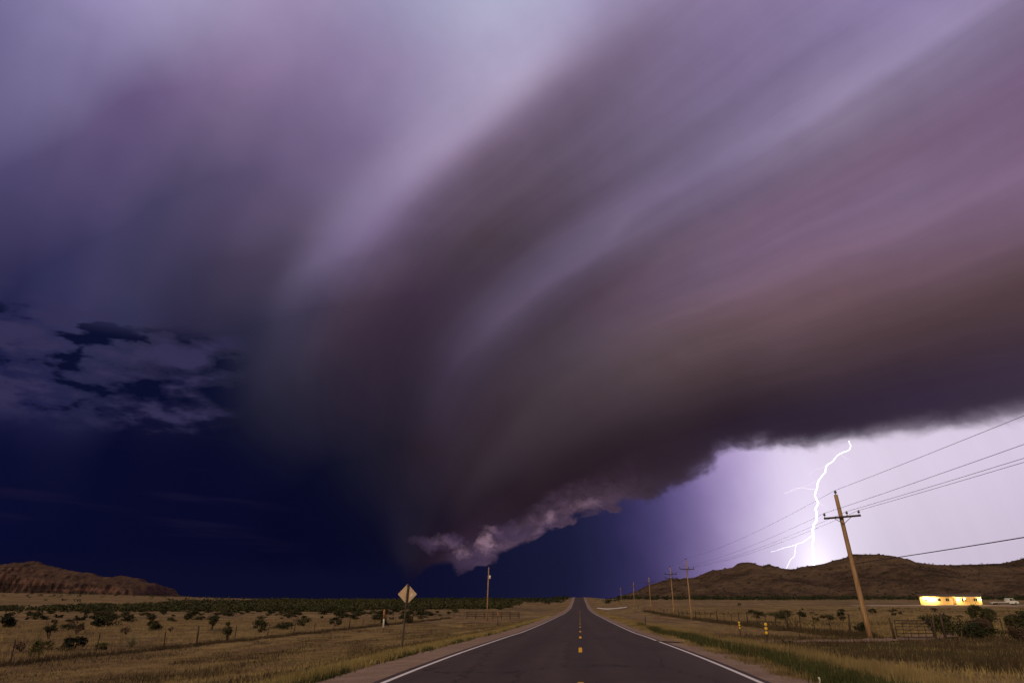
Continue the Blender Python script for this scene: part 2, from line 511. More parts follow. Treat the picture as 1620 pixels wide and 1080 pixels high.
def np_mesh(name, V, F, mat, smooth=False):
    """V (n,3), F (m,k) arrays -> mesh"""
    me = bpy.data.meshes.new(name)
    V = np.asarray(V, np.float32)
    F = np.asarray(F, np.int32)
    me.vertices.add(len(V))
    me.vertices.foreach_set('co', V.ravel())
    me.loops.add(F.size)
    me.loops.foreach_set('vertex_index', F.ravel())
    me.polygons.add(len(F))
    me.polygons.foreach_set('loop_start', np.arange(len(F), dtype=np.int32) * F.shape[1])
    me.polygons.foreach_set('loop_total', np.full(len(F), F.shape[1], np.int32))
    if smooth:
        me.polygons.foreach_set('use_smooth', np.ones(len(F), bool))
    me.materials.append(mat)
    me.update(calc_edges=True)
    me.validate()
    return me


def np_obj(name, V, F, mat, parent=None, smooth=False):
    return link(bpy.data.objects.new(name, np_mesh(name, V, F, mat, smooth)), parent)


def grid_faces(nu, nv):
    i = np.arange(nu - 1)[:, None] * nv + np.arange(nv - 1)[None, :]
    i = i.ravel()
    return np.stack([i, i + nv, i + nv + 1, i + 1], 1)


# ------------------------------------------------------------------ materials
def new_mat(name):
    m = bpy.data.materials.new(name)
    m.use_nodes = True
    nt = m.node_tree
    nt.nodes.clear()
    g = G(nt)
    out = g.node('ShaderNodeOutputMaterial')
    p = g.node('ShaderNodeBsdfPrincipled')
    nt.links.new(p.outputs[0], out.inputs['Surface'])
    p.inputs['Roughness'].default_value = 0.85
    p.inputs['Specular IOR Level'].default_value = 0.2
    geo = g.node('ShaderNodeNewGeometry')
    g.pos = S(g, geo.outputs['Position'])
    g.p = p
    g.out = out
    return m, g


def bump(g, h, strength=0.4, dist=0.05):
    n = g.node('ShaderNodeBump')
    n.inputs['Strength'].default_value = strength
    n.inputs['Distance'].default_value = dist
    g.put(n.inputs['Height'], h)
    g.nt.links.new(n.outputs[0], g.p.inputs['Normal'])


def simple_mat(name, c1, c2, scale=3.0, rough=0.8, spec=0.2, metal=0.0, stretch=None, detail=4.0, bmp=0.15):
    """two-tone mottled procedural surface"""
    m, g = new_mat(name)
    tc = g.node('ShaderNodeTexCoord')
    v = S(g, tc.outputs['Object'])
    if stretch:
        v = g.vmath('MULTIPLY', v, stretch)
    n = g.noise(v, scale, detail, 0.6)
    g.put(g.p.inputs['Base Color'], g.mix(g.step(n, 0.3, 0.7), (*c1, 1), (*c2, 1)))
    g.p.inputs['Roughness'].default_value = rough
    g.p.inputs['Specular IOR Level'].default_value = spec
    g.p.inputs['Metallic'].default_value = metal
    if bmp:
        bump(g, n, bmp, 0.02)
    return m


def leaf_mat(name, c1, c2, scale=0.6, trans=0.25):
    m, g = new_mat(name)
    n = g.noise(g.pos, scale, 3.0, 0.6)
    n2 = g.noise(g.pos, scale * 9, 2.0, 0.6)
    col = g.mix(g.step(n * 0.6 + n2 * 0.4, 0.35, 0.65), (*c1, 1), (*c2, 1))
    g.put(g.p.inputs['Base Color'], col)
    g.p.inputs['Roughness'].default_value = 0.75
    tr = g.node('ShaderNodeBsdfTranslucent')
    g.put(tr.inputs['Color'], col)
    mx = g.node('ShaderNodeMixShader')
    mx.inputs[0].default_value = trans
    g.nt.links.new(g.p.outputs[0], mx.inputs[1])
    g.nt.links.new(tr.outputs[0], mx.inputs[2])
    g.nt.links.new(mx.outputs[0], g.out.inputs['Surface'])
    return m


def emit_mat(name, c, strength):
    m, g = new_mat(name)
    e = g.node('ShaderNodeEmission')
    e.inputs[0].default_value = (*c, 1)
    e.inputs[1].default_value = strength
    g.nt.links.new(e.outputs[0], g.out.inputs['Surface'])
    return m


def ground_mat():
    m, g = new_mat('dry_grassland')
    x, y, z = g.sep(g.pos)
    big = g.noise(g.pos, 0.035, 4.0, 0.55)
    med = g.noise(g.pos, 0.35, 5.0, 0.6)
    fine = g.noise(g.pos, 5.0, 5.0, 0.7)
    mow = g.noise(g.xyz(x * 0.9, y * 0.045, 0.0), 1.0, 4.0, 0.55)
    straw = g.mix(g.step(big, 0.35, 0.65), (0.255, 0.182, 0.082, 1), (0.345, 0.25, 0.108, 1))
    red = g.mix(g.step(med, 0.35, 0.7), (0.155, 0.088, 0.055, 1), (0.215, 0.135, 0.082, 1))
    f = g.step(mow * 0.55 + med * 0.45 + big * 0.25, 0.48, 0.72)
    col = g.mix(f, red, straw)
    # low green growth in patches
    grn = g.step(g.noise(g.pos, 0.12, 5.0, 0.62), 0.50, 0.66)
    col = g.mix(grn * 0.7, col, (0.088, 0.088, 0.036, 1))
    pat = g.step(g.noise(g.xyz(x * 0.3, y * 0.11, 6.0), 1.0, 5.0, 0.6), 0.40, 0.62)
    col = g.mix((1.0 - pat) * 0.45, col, (0.10, 0.066, 0.040, 1))
    # bare soil seen between the tufts
    col = g.mix(g.step(fine, 0.52, 0.34) * 0.55, col, (0.095, 0.06, 0.042, 1))
    far = g.step(g.noise(g.xyz(x * 0.012, y * 0.045, 3.0), 1.0, 5.0, 0.6), 0.5, 0.64)
    dist = g.step(y, 110.0, 260.0)
    col = g.mix(far * dist * 0.5, col, (0.075, 0.07, 0.035, 1))
    g.put(g.p.inputs['Base Color'], col)
    g.p.inputs['Roughness'].default_value = 0.95
    g.p.inputs['Specular IOR Level'].default_value = 0.05
    bump(g, fine * 0.6 + med, 0.7, 0.12)
    return m


def asphalt_mat():
    m, g = new_mat('asphalt')
    x, y, z = g.sep(g.pos)
    agg = g.noise(g.pos, 55.0, 3.0, 0.7)
    med = g.noise(g.pos, 0.8, 4.0, 0.6)
    drag = g.noise(g.xyz(x * 1.6, y * 0.03, 0.0), 1.0, 4.0, 0.55)
    base = g.mix(g.step(drag * 0.65 + med * 0.35, 0.36, 0.64), (0.050, 0.034, 0.031, 1), (0.074, 0.052, 0.046, 1))
    # pale tyre tracks and a dark oily strip between them
    base = g.mix(g.step(agg, 0.55, 0.75) * 0.45, base, (0.11, 0.083, 0.072, 1))
    base = g.mix(g.step(agg, 0.45, 0.28) * 0.5, base, (0.022, 0.018, 0.02, 1))
    def lane(c0, w):
        t = (x - c0) / w
        return (-(t * t)).exp()
    dark = lane(0.15, 0.40) * 0.45 + lane(-1.85, 0.38) * 0.30 + lane(1.85, 0.38) * 0.30
    base = g.mix(dark * g.step(drag, 0.3, 0.6), base, (0.03, 0.023, 0.024, 1))
    crack = g.step(g.voro(g.vmath('ADD', g.vmath('MULTIPLY', g.pos, (0.3, 0.09, 0.3)), g.scale(g.noise(g.pos, 1.2, 3.0, 0.6, col=True), 0.25)), 1.0, 'DISTANCE_TO_EDGE'), 0.012, 0.004)
    patch = g.step(g.noise(g.xyz(x * 0.35, y * 0.05, 4.0), 1.0, 2.0, 0.5), 0.60, 0.63)
    base = g.mix(patch * 0.28, base, (0.036, 0.027, 0.026, 1))
    base = g.mix(crack * 0.75, base, (0.018, 0.014, 0.014, 1))
    g.put(g.p.inputs['Base Color'], base)
    g.put(g.p.inputs['Roughness'], 0.74 + (drag - 0.5) * 0.25)
    g.p.inputs['Specular IOR Level'].default_value = 0.18
    bump(g, agg, 0.35, 0.008)
    return m


def gravel_mat(name, a, b, c):
    m, g = new_mat(name)
    v = g.voro(g.pos, 26.0)
    n = g.noise(g.pos, 1.1, 4.0, 0.6)
    n2 = g.noise(g.pos, 38.0, 3.0, 0.7)
    col = g.mix(g.step(n, 0.35, 0.65), (*a, 1), (*b, 1))
    col = g.mix(g.step(n2, 0.5, 0.68) * 0.6, col, (*c, 1))
    col = g.mix(g.step(v, 0.35, 0.6) * 0.35, col, (0.07, 0.045, 0.035, 1))
    g.put(g.p.inputs['Base Color'], col)
    g.p.inputs['Roughness'].default_value = 0.95
    g.p.inputs['Specular IOR Level'].default_value = 0.08
    bump(g, v, 0.5, 0.02)
    return m


def paint_mat(name, c, under, wear=0.5):
    m, g = new_mat(name)
    n = g.noise(g.pos, 24.0, 4.0, 0.7)
    n2 = g.noise(g.pos, 1.4, 4.0, 0.6)
    f = g.step(n * 0.6 + n2 * 0.4, wear, wear - 0.16)
    g.put(g.p.inputs['Base Color'], g.mix(f, (*c, 1), (*under, 1)))
    g.p.inputs['Roughness'].default_value = 0.6
    return m


def rock_mat(name, soil, soil2, rock, dark, zscale=0.16, speck=0.10):
    m, g = new_mat(name)
    x, y, z = g.sep(g.pos)
    n = g.noise(g.pos, 0.02, 5.0, 0.6)
    f = g.noise(g.pos, 0.11, 6.0, 0.65)
    f2 = g.noise(g.pos, speck * 5, 4.0, 0.65)
    strata = g.noise(g.xyz(x * 0.004, y * 0.004, z * zscale + n * 1.5), 1.0, 4.0, 0.6)
    ng = g.node('ShaderNodeNewGeometry')
    nx, ny, nz = g.sep(S(g, ng.outputs['Normal']))
    steep = g.step(nz, 0.86, 0.6)
    col = g.mix(g.step(n * 0.5 + f * 0.5, 0.38, 0.62), (*soil, 1), (*soil2, 1))
    col = g.mix(g.step(f2, 0.54, 0.62) * 0.65, col, (*dark, 1))
    rib = g.noise(g.vmath('MULTIPLY', g.pos, (1.0, 1.0, 0.18)), speck * 3.2, 5.0, 0.65)
    rc = g.mix(g.step(strata * 0.45 + rib * 0.55, 0.42, 0.56), (*rock, 1), (*dark, 1))
    col = g.mix(steep * 0.8, col, rc)
    g.put(g.p.inputs['Base Color'], col)
    g.p.inputs['Roughness'].default_value = 0.95
    g.p.inputs['Specular IOR Level'].default_value = 0.05
    bump(g, f + f2 * 0.5, 0.9, 2.0)
    return m


M = {}
M['ground'] = ground_mat()
M['asphalt'] = asphalt_mat()
M['gravel'] = gravel_mat('roadside_gravel', (0.25, 0.172, 0.132), (0.33, 0.235, 0.18), (0.42, 0.32, 0.25))
M['caliche'] = gravel_mat('pale_track_gravel', (0.36, 0.28, 0.21), (0.46, 0.37, 0.28), (0.55, 0.47, 0.38))
M['dirt'] = gravel_mat('red_dirt', (0.25, 0.165, 0.115), (0.33, 0.23, 0.16), (0.40, 0.30, 0.22))
M['white_paint'] = paint_mat('white_road_paint', (0.74, 0.71, 0.70), (0.30, 0.26, 0.25), 0.44)
M['yellow_paint'] = paint_mat('yellow_road_paint', (0.85, 0.47, 0.015), (0.35, 0.20, 0.03), 0.42)
M['hill'] = rock_mat('brown_hillside', (0.048, 0.031, 0.020), (0.130, 0.086, 0.054), (0.075, 0.044, 0.030), (0.018, 0.014, 0.009))
M['mesa'] = rock_mat('red_mesa_rock', (0.055, 0.036, 0.027), (0.105, 0.064, 0.045), (0.13, 0.072, 0.060), (0.020, 0.014, 0.017), 0.10, 0.035)
M['wood'] = simple_mat('weathered_pole_wood', (0.26, 0.155, 0.085), (0.44, 0.285, 0.165), 2.0, 0.85, 0.1, stretch=(9.0, 9.0, 0.6))
M['dark_wood'] = simple_mat('dark_weathered_wood', (0.050, 0.034, 0.026), (0.095, 0.066, 0.05), 2.0, 0.9, 0.1, stretch=(6.0, 6.0, 1.0))
M['post_metal'] = simple_mat('rusted_steel_post', (0.030, 0.022, 0.018), (0.062, 0.042, 0.032), 6.0, 0.7, 0.3)
M['wire'] = simple_mat('dull_wire', (0.030, 0.027, 0.027), (0.055, 0.050, 0.048), 3.0, 0.6, 0.3, bmp=0)
M['fence_wire'] = simple_mat('rusty_barbed_wire', (0.06, 0.042, 0.032), (0.11, 0.08, 0.06), 3.0, 0.7, 0.3, bmp=0)
M['insulator'] = simple_mat('brown_glazed_porcelain', (0.030, 0.016, 0.014), (0.05, 0.028, 0.024), 5.0, 0.25, 0.5)
M['sign_metal'] = simple_mat('bare_aluminium_sign_back', (0.47, 0.33, 0.225), (0.58, 0.42, 0.295), 3.5, 0.55, 0.4)
M['sign_bright'] = simple_mat('polished_scuff', (0.66, 0.55, 0.44), (0.78, 0.68, 0.56), 8.0, 0.4, 0.5)
M['galv'] = simple_mat('dark_galvanised_post', (0.055, 0.040, 0.034), (0.095, 0.07, 0.058), 6.0, 0.6, 0.4)
M['gate_metal'] = simple_mat('rusty_gate_pipe', (0.034, 0.022, 0.020), (0.065, 0.040, 0.033), 8.0, 0.6, 0.35)
M['amber'] = simple_mat('amber_reflector', (0.78, 0.44, 0.03), (0.88, 0.55, 0.05), 30.0, 0.3, 0.6, bmp=0)
M['white_plastic'] = simple_mat('white_plastic', (0.66, 0.62, 0.58), (0.76, 0.73, 0.70), 9.0, 0.5, 0.4, bmp=0)
M['orange_plastic'] = simple_mat('faded_orange_cap', (0.34, 0.15, 0.06), (0.42, 0.20, 0.09), 9.0, 0.6, 0.3, bmp=0)
M['house_wall'] = simple_mat('cream_siding', (0.62, 0.43, 0.16), (0.70, 0.51, 0.22), 1.5, 0.8, 0.2, stretch=(0.3, 1.0, 8.0))
M['house_trim'] = simple_mat('white_trim', (0.68, 0.62, 0.52), (0.76, 0.71, 0.62), 4.0, 0.6, 0.3, bmp=0)
M['roof'] = simple_mat('brown_shingle', (0.085, 0.065, 0.052), (0.13, 0.10, 0.082), 3.0, 0.9, 0.1, stretch=(1.0, 4.0, 4.0))
M['glass'] = simple_mat('dark_window_glass', (0.02, 0.018, 0.018), (0.035, 0.03, 0.028), 1.0, 0.08, 0.6, bmp=0)
M['door'] = simple_mat('brown_door', (0.16, 0.085, 0.04), (0.20, 0.11, 0.055), 3.0, 0.6, 0.3, stretch=(4.0, 4.0, 0.5))
M['white_car'] = simple_mat('white_vehicle_paint', (0.66, 0.66, 0.66), (0.72, 0.72, 0.71), 1.0, 0.3, 0.5, bmp=0)
M['tyre'] = simple_mat('black_rubber', (0.018, 0.017, 0.017), (0.03, 0.028, 0.028), 8.0, 0.85, 0.2)
M['steel'] = simple_mat('grey_wheel_steel', (0.35, 0.34, 0.33), (0.45, 0.44, 0.43), 5.0, 0.4, 0.5, metal=0.6)
M['bulb'] = emit_mat('lit_lamp', (1.0, 0.72, 0.34), 60.0)
M['lightning'] = emit_mat('lightning_plasma', (0.97, 0.94, 1.0), 3.0)
M['lightning_branch'] = emit_mat('lightning_branch_plasma', (0.97, 0.93, 1.0), 1.6)
M['lightning_faint'] = emit_mat('faint_lightning_plasma', (0.95, 0.90, 1.0), 1.05)
M['straw'] = leaf_mat('dry_straw_grass', (0.135, 0.095, 0.046), (0.42, 0.315, 0.135), 0.16)
M['yellow_grass'] = leaf_mat('yellow_green_grass', (0.26, 0.20, 0.075), (0.40, 0.32, 0.13), 0.35)
M['green_grass'] = leaf_mat('green_roadside_grass', (0.050, 0.072, 0.020), (0.105, 0.125, 0.036), 0.45)
M['dark_green'] = leaf_mat('dark_green_weeds', (0.040, 0.050, 0.016), (0.095, 0.098, 0.034), 0.8)
M['dark_weed'] = leaf_mat('dark_dry_weeds', (0.058, 0.042, 0.024), (0.115, 0.085, 0.045), 0.4)
M['mesquite'] = leaf_mat('mesquite_leaves', (0.036, 0.040, 0.015), (0.075, 0.075, 0.028), 0.5)
M['juniper'] = leaf_mat('dark_juniper_leaves', (0.022, 0.028, 0.014), (0.048, 0.054, 0.022), 0.7)
M['olive'] = leaf_mat('olive_bush_leaves', (0.095, 0.092, 0.030), (0.155, 0.145, 0.050), 0.7)
M['russet'] = leaf_mat('russet_twigs', (0.085, 0.050, 0.036), (0.125, 0.078, 0.052), 0.7)
M['yucca'] = leaf_mat('pale_yucca_blades', (0.24, 0.22, 0.115), (0.33, 0.30, 0.16), 0.9)
M['stem'] = simple_mat('dark_bark', (0.040, 0.028, 0.022), (0.075, 0.055, 0.042), 6.0, 0.9, 0.1)


# ------------------------------------------------------------------ the ground: one sheet to the horizon
def geom_axis(a0, step, ratio, end):
    out, x, s = [], a0, step
    while x < end:
        out.append(x)
        x += s
        s *= ratio
    out.append(end)
    return out


def build_ground():
    xp = list(np.arange(0.0, 14.0, 0.4)) + geom_axis(14.0, 0.5, 1.045, 7000.0)
    xs = np.array(sorted(set([-v for v in xp[1:]] + xp)))
    ys = np.array(sorted([-v for v in geom_axis(2.0, 2.0, 1.3, 300.0)] + list(np.arange(0.0, 60.0, 0.6)) + geom_axis(60.0, 0.7, 1.022, 9000.0)))
    X, Y = np.meshgrid(xs, ys, indexing='ij')
    Z = ground_z(X, Y)
    # keep the sheet a little below the carriageway it carries
    Z = Z - 0.05 * (np.abs(X) < 3.9)
    o = np_obj('ground', np.stack([X.ravel(), Y.ravel(), Z.ravel()], 1), grid_faces(len(xs), len(ys)), M['ground'], smooth=True)
    tag(o, 'dry straw and red-brown grassland stretching to the horizon', kind='structure')


build_ground()


def ribbon(xl, xr, ys, lift, zf, nx=2, thick=0.0):
    """sheet between xl(y) and xr(y) following zf"""
    ys = np.asarray(ys, float)
    L = np.array([xl(y) for y in ys]); Rr = np.array([xr(y) for y in ys])
    t = np.linspace(0, 1, nx)
    X = L[None, :] * (1 - t[:, None]) + Rr[None, :] * t[:, None]
    Y = np.repeat(ys[None, :], nx, 0)
    Z = zf(X, Y) + lift
    return np.stack([X.ravel(), Y.ravel(), Z.ravel()], 1), grid_faces(nx, len(ys))


ROAD_Y = np.array(sorted(list(np.arange(-60, 60, 2.0)) + geom_axis(60.0, 2.0, 1.015, 720.0)))
def road_surface(x, y):
    return road_z(y) + 0.0 - 0.012 * np.abs(np.asarray(x))      # slight crown


V, F = ribbon(lambda y: -4.08, lambda y: 3.72, ROAD_Y, 0.0, road_surface, 9)
road = np_obj('road', V, F, M['asphalt'], smooth=True)
tag(road, 'two-lane asphalt highway running straight over a rise', kind='structure')
V, F = ribbon(lambda y: -3.90, lambda y: -3.79, ROAD_Y, 0.005, road_surface)
np_obj('edge_line', V, F, M['white_paint'], road)
V, F = ribbon(lambda y: 3.45, lambda y: 3.56, ROAD_Y, 0.005, road_surface)
np_obj('edge_line', V, F, M['white_paint'], road)
for k in range(-2, 26):
    y0 = 11.5 + 12.2 * k
    V, F = ribbon(lambda y: -0.058, lambda y: 0.058, np.linspace(y0, y0 + 3.05, 4), 0.005, road_surface)
    np_obj('centre_dash', V, F, M['yellow_paint'], road)

# gravel shoulders with a ragged outer edge
SH_Y = np.array(sorted(list(np.arange(-20, 90, 0.5)) + geom_axis(90.0, 1.0, 1.03, 640.0)))
def rag(y, s):
    return 0.16 * math.sin(y * 0.9 + s) + 0.10 * math.sin(y * 2.3 + s * 2) + 0.06 * math.sin(y * 5.1 + s)
V, F = ribbon(lambda y: -5.5 + rag(y, 1.0), lambda y: -4.05, SH_Y, 0.012, ground_z, 5)
tag(np_obj('gravel_shoulder', V, F, M['gravel'], smooth=True), 'pinkish gravel shoulder between asphalt and yellow verge grass', kind='structure')
V, F = ribbon(lambda y: 3.69, lambda y: 4.95 + rag(y, 4.0), SH_Y, 0.012, ground_z, 5)
tag(np_obj('gravel_shoulder', V, F, M['gravel'], smooth=True), 'narrow gravel shoulder beside the green verge grass', kind='structure')


def path_sheet(name, pts, width, mat, lift, label, n=60):
    pts = np.array(pts, float)
    s = np.concatenate([[0], np.cumsum(np.hypot(*np.diff(pts, axis=0).T))])
    q = np.linspace(0, s[-1], n)
    px = hermite(q, s, pts[:, 0]); py = hermite(q, s, pts[:, 1])
    tx, ty = np.gradient(px), np.gradient(py)
    l = np.hypot(tx, ty)
    nx, ny = -ty / l, tx / l
    offs = np.linspace(-0.5, 0.5, 6)
    wv = width * (1 + 0.14 * np.sin(q * 1.1) + 0.1 * np.sin(q * 2.7 + 1))
    X = px[None, :] + nx[None, :] * offs[:, None] * wv[None, :]
    Y = py[None, :] + ny[None, :] * offs[:, None] * wv[None, :]
    Z = ground_z(X, Y) + lift
    o = np_obj(name, np.stack([X.ravel(), Y.ravel(), Z.ravel()], 1), grid_faces(6, n), mat, smooth=True)
    return tag(o, label, kind='structure')


path_sheet('dirt_track', [(4.2, 33.0), (7.5, 36.5), (11.5, 39.5), (15.5, 42.0), (19.2, 45.4), (24, 52), (34, 74)], 2.6, M['dirt'], 0.05, 'reddish dirt track from the road to the pipe gate')
path_sheet('driveway', [(84, 229), (94, 230), (110, 230.5), (130, 229), (150, 226), (190, 220)], 13.0, M['caliche'], 0.05, 'pale gravel drive in front of the lit house')


# ------------------------------------------------------------------ hill on the right
def fbm(x, y, f, seed, octs=5):
    t = 0.0; a = 1.0; s = 0.0
    for k in range(octs):
        t = t + a * wob(x, y, f, seed + 2.3 * k); s += a
        f *= 2.07; a *= 0.52
    return t / s


HILL = [(2.0, 2.6), (25.9, 4.3), (41.0, 6.5), (50.0, 8.2), (59.2, 12.2), (69.9, 16.1), (78.1, 18.4), (85.9, 20.4), (97.2, 20.9), (106.6, 21.4), (116.5, 24.5), (126.3, 28.0), (137.6, 29.3), (146.0, 30.9), (152.3, 34.7), (158.9, 35.3), (164.4, 34.9), (171.1, 31.4), (178.4, 32.9), (185.8, 31.4), (193.1, 29.5), (202.7, 28.9), (207.7, 30.9), (219.5, 32.1), (230.5, 34.0), (240.4, 36.8), (249.3, 38.8), (260.6, 42.1), (278.5, 41.8), (294.7, 40.3), (301.7, 36.3), (317.8, 33.9), (337.6, 32.2), (360.5, 32.4), (389.0, 33.6), (400.8, 35.8), (409.4, 38.2), (432.6, 43.4), (465.9, 45.4), (507.1, 38.6), (555.6, 24.8), (602.8, 11.4), (650, 2.6)]
HX = [p[0] for p in HILL]; HZ = [p[1] for p in HILL]


def hill_z(x, y):
    """height of the hill above datum; ridge along y = 700"""
    top = np.maximum(hermite(x, HX, HZ) - 2.7, 0.0) * sstep(x, 22, 45)
    v = np.where(y < 700, (y - 400) / 300.0, (1000 - y) / 300.0)
    v = np.clip(v, 0, 1)
    sh = hermite(v, [0, 0.12, 0.4, 0.72, 0.86, 0.90, 0.97, 1.0], [0, 0.02, 0.22, 0.60, 0.78, 0.90, 0.97, 1.0])
    rough = fbm(x, y, 0.045, 3.0) * 3.6 + fbm(x, y, 0.2, 9.0, 4) * 1.5
    gull = -np.abs(np.sin(x * 0.055 + 1.4 * np.sin(y * 0.012) + 0.6 * np.sin(x * 0.021))) ** 0.7 * 4.2
    k = np.clip(v * 5, 0, 1) * (1 - v ** 3) * np.clip(top / 12.0, 0, 1)
    crag = fbm(x, y * 0.3, 0.32, 5.0, 4) * 0.5 * np.clip(v * 3 - 2, 0, 1) * np.clip(top / 10.0, 0, 1)
    rise = top * sh
    return ground_z(x, y) + rise - 0.5 * (1 - np.clip(rise / 1.0, 0, 1)) + (rough + gull) * k + crag


hx = np.arange(20, 652, 1.9); hy = np.concatenate([np.arange(396, 640, 3.6), np.arange(640, 760, 2.2), np.arange(760, 1006, 12.0)])
X, Y = np.meshgrid(hx, hy, indexing='ij')
Z = hill_z(X, Y)
hill = np_obj('hill', np.stack([X.ravel(), Y.ravel(), Z.ravel()], 1), grid_faces(len(hx), len(hy)), M['hill'], smooth=True)
tag(hill, 'low brown rocky hill with a flat capped summit below the lightning', kind='structure')

# ------------------------------------------------------------------ mesa far off on the left
MESA = [(-2300, 10), (-2021.7, 40.2), (-1920.2, 72.6), (-1814.0, 91.9), (-1664.7, 91.2), (-1552.2, 84.3), (-1536.2, 92.3), (-1487.9, 96.0), (-1452.4, 99.1), (-1437.8, 91.9), (-1386.9, 83.6), (-1339.6, 73.8), (-1284.5, 67.3), (-1274.3, 61.5), (-1239.8, 57.7), (-1196.3, 60.7), (-1165.8, 57.5), (-1146.3, 48.0), (-1101.3, 40.6), (-1088.7, 25.0), (-1080.6, 14.0), (-1068.5, 8.0), (-1020, 5.0)]
MX = [p[0] for p in MESA]; MZ = [p[1] for p in MESA]


def mesa_z(x, y):
    top = hermite(x, MX, MZ)
    y2 = y + 14 * fbm(x, y * 0.0, 0.02, 2.0, 4) + 10 * np.abs(np.sin(x * 0.075 + 2 * np.sin(x * 0.031))) ** 0.6 + 5 * np.sin(x * 0.31 + np.sin(x * 0.13))
    v = np.clip(np.where(y < 1800, (y2 - 1570) / 230.0, (2040 - y2) / 230.0), 0, 1)
    # talus, ribbed cliff, ledge, upper cliff, cap
    sh = hermite(v, [0, 0.3, 0.52, 0.58, 0.62, 0.76, 0.79, 0.83, 0.95, 1.0], [0, 0.06, 0.16, 0.50, 0.66, 0.71, 0.82, 0.88, 0.95, 1.0])
    k = np.clip(top / 30, 0, 1)
    r = (fbm(x, y, 0.06, 6.0, 6) * 9.0 + fbm(x, y, 0.33, 2.0, 3) * 3.5) * np.clip(v * 3, 0, 1) * (1 - v ** 4) * k
    c = fbm(x, y * 0.2, 0.14, 1.0, 5) * 4.5 * np.clip(v * 3 - 2, 0, 1) * k
    return 7.0 + (top - 7.0) * sh + r + c


mx = np.arange(-2300, -1018, 3.4); my = np.concatenate([np.arange(1550, 1820, 4.2), np.arange(1820, 2060, 22)])
X, Y = np.meshgrid(mx, my, indexing='ij')
mesa = np_obj('mesa', np.stack([X.ravel(), Y.ravel(), mesa_z(X, Y).ravel()], 1), grid_faces(len(mx), len(my)), M['mesa'], smooth=False)
tag(mesa, 'distant flat-topped red rock mesa with banded cliffs', kind='structure')


# ------------------------------------------------------------------ lightning
def jagged(pts, levels=2, amp=0.10, seed=1):
    r = random.Random(seed)
    pts = [Vector(p) for p in pts]
    for _ in range(levels):
        q = [pts[0]]
        for a, b in zip(pts, pts[1:]):
            l = (b - a).length
            q += [(a + b) / 2 + Vector((r.uniform(-1, 1), r.uniform(-1, 1), r.uniform(-0.4, 0.4))) * l * amp, b]
        pts = q
        amp *= 0.8
    return pts


bolt = empty('lightning_bolt', (755.0, 2400.0, 5.0))
tag(bolt, 'white forked lightning bolt striking down behind the brown hill', 'lightning')
def bolt_part(name, pts, r0, r1, seed, mat='lightning', mid=None):
    p = jagged(pts, 2, 0.10, seed)
    n = len(p)
    rad = [r0 + (r1 - r0) * i / (n - 1) for i in range(n)]
    o = MB().tube([q - Vector(bolt.location) for q in p], rad, 6).build(name, M[mat], bolt)
    return o
main = [(934.3, 2400.0, 511.0), (938.2, 2400.0, 494.4), (931.3, 2400.0, 480.4), (896.2, 2400.0, 466.4), (872.8, 2400.0, 443.5), (851.2, 2400.0, 431.0), (841.3, 2400.0, 407.8), (815.8, 2400.0, 380.2), (806.4, 2400.0, 354.9), (794.3, 2400.0, 329.5), (801.7, 2400.0, 304.6), (788.8, 2400.0, 285.1), (790.9, 2400.0, 260.6), (777.6, 2400.0, 236.3), (770.6, 2400.0, 202.4), (763.0, 2400.0, 169.3), (760.7, 2400.0, 133.9), (751.3, 2400.0, 60.0), (752, 2400, 5.0)]
bolt_part('main_channel', main, 0.8, 3.6, 3)
bolt_part('branch', [(770.6, 2400.0, 202.4), (748.7, 2410.0, 187.3), (733.4, 2415.0, 178.5), (718.6, 2420.0, 173.6), (691.6, 2430.0, 166.8), (668.6, 2440.0, 160.0), (638.5, 2450.0, 151.5)], 1.5, 0.4, 5, 'lightning_branch')
bolt_part('branch', [(718.0, 2420.0, 173.6), (712.1, 2420.0, 155.8), (706.8, 2420.0, 138.1), (692.9, 2420.0, 126.4), (684.0, 2420.0, 112.7), (669.4, 2420.0, 83.3)], 1.2, 0.8, 8, 'lightning_branch')
bolt_part('branch', [(799.2, 2400.0, 348.3), (777.0, 2400.0, 350.7), (755.1, 2400.0, 355.6), (727.5, 2400.0, 349.3), (697.9, 2400.0, 337.1)], 1.1, 0.7, 11, 'lightning_faint')


for i, (z0, dirx, ln) in enumerate([(420.0, -1, 60), (300.0, 1, 34), (262.0, -1, 46), (150.0, 1, 30), (470.0, 1, 40), (386.0, -1, 90)]):
    k = min(range(len(main)), key=lambda j: abs(main[j][2] - z0))
    a = Vector(main[k])
    rr_ = random.Random(40 + i)
    pts = [a]
    for j in range(1, 6):
        pts.append(a + Vector((dirx * ln * j / 5.0, 4.0 * j, -ln * (0.35 + 0.25 * rr_.random()) * j / 5.0)))
    bolt_part('fork', pts, 0.55, 0.2, 60 + i, 'lightning_faint')


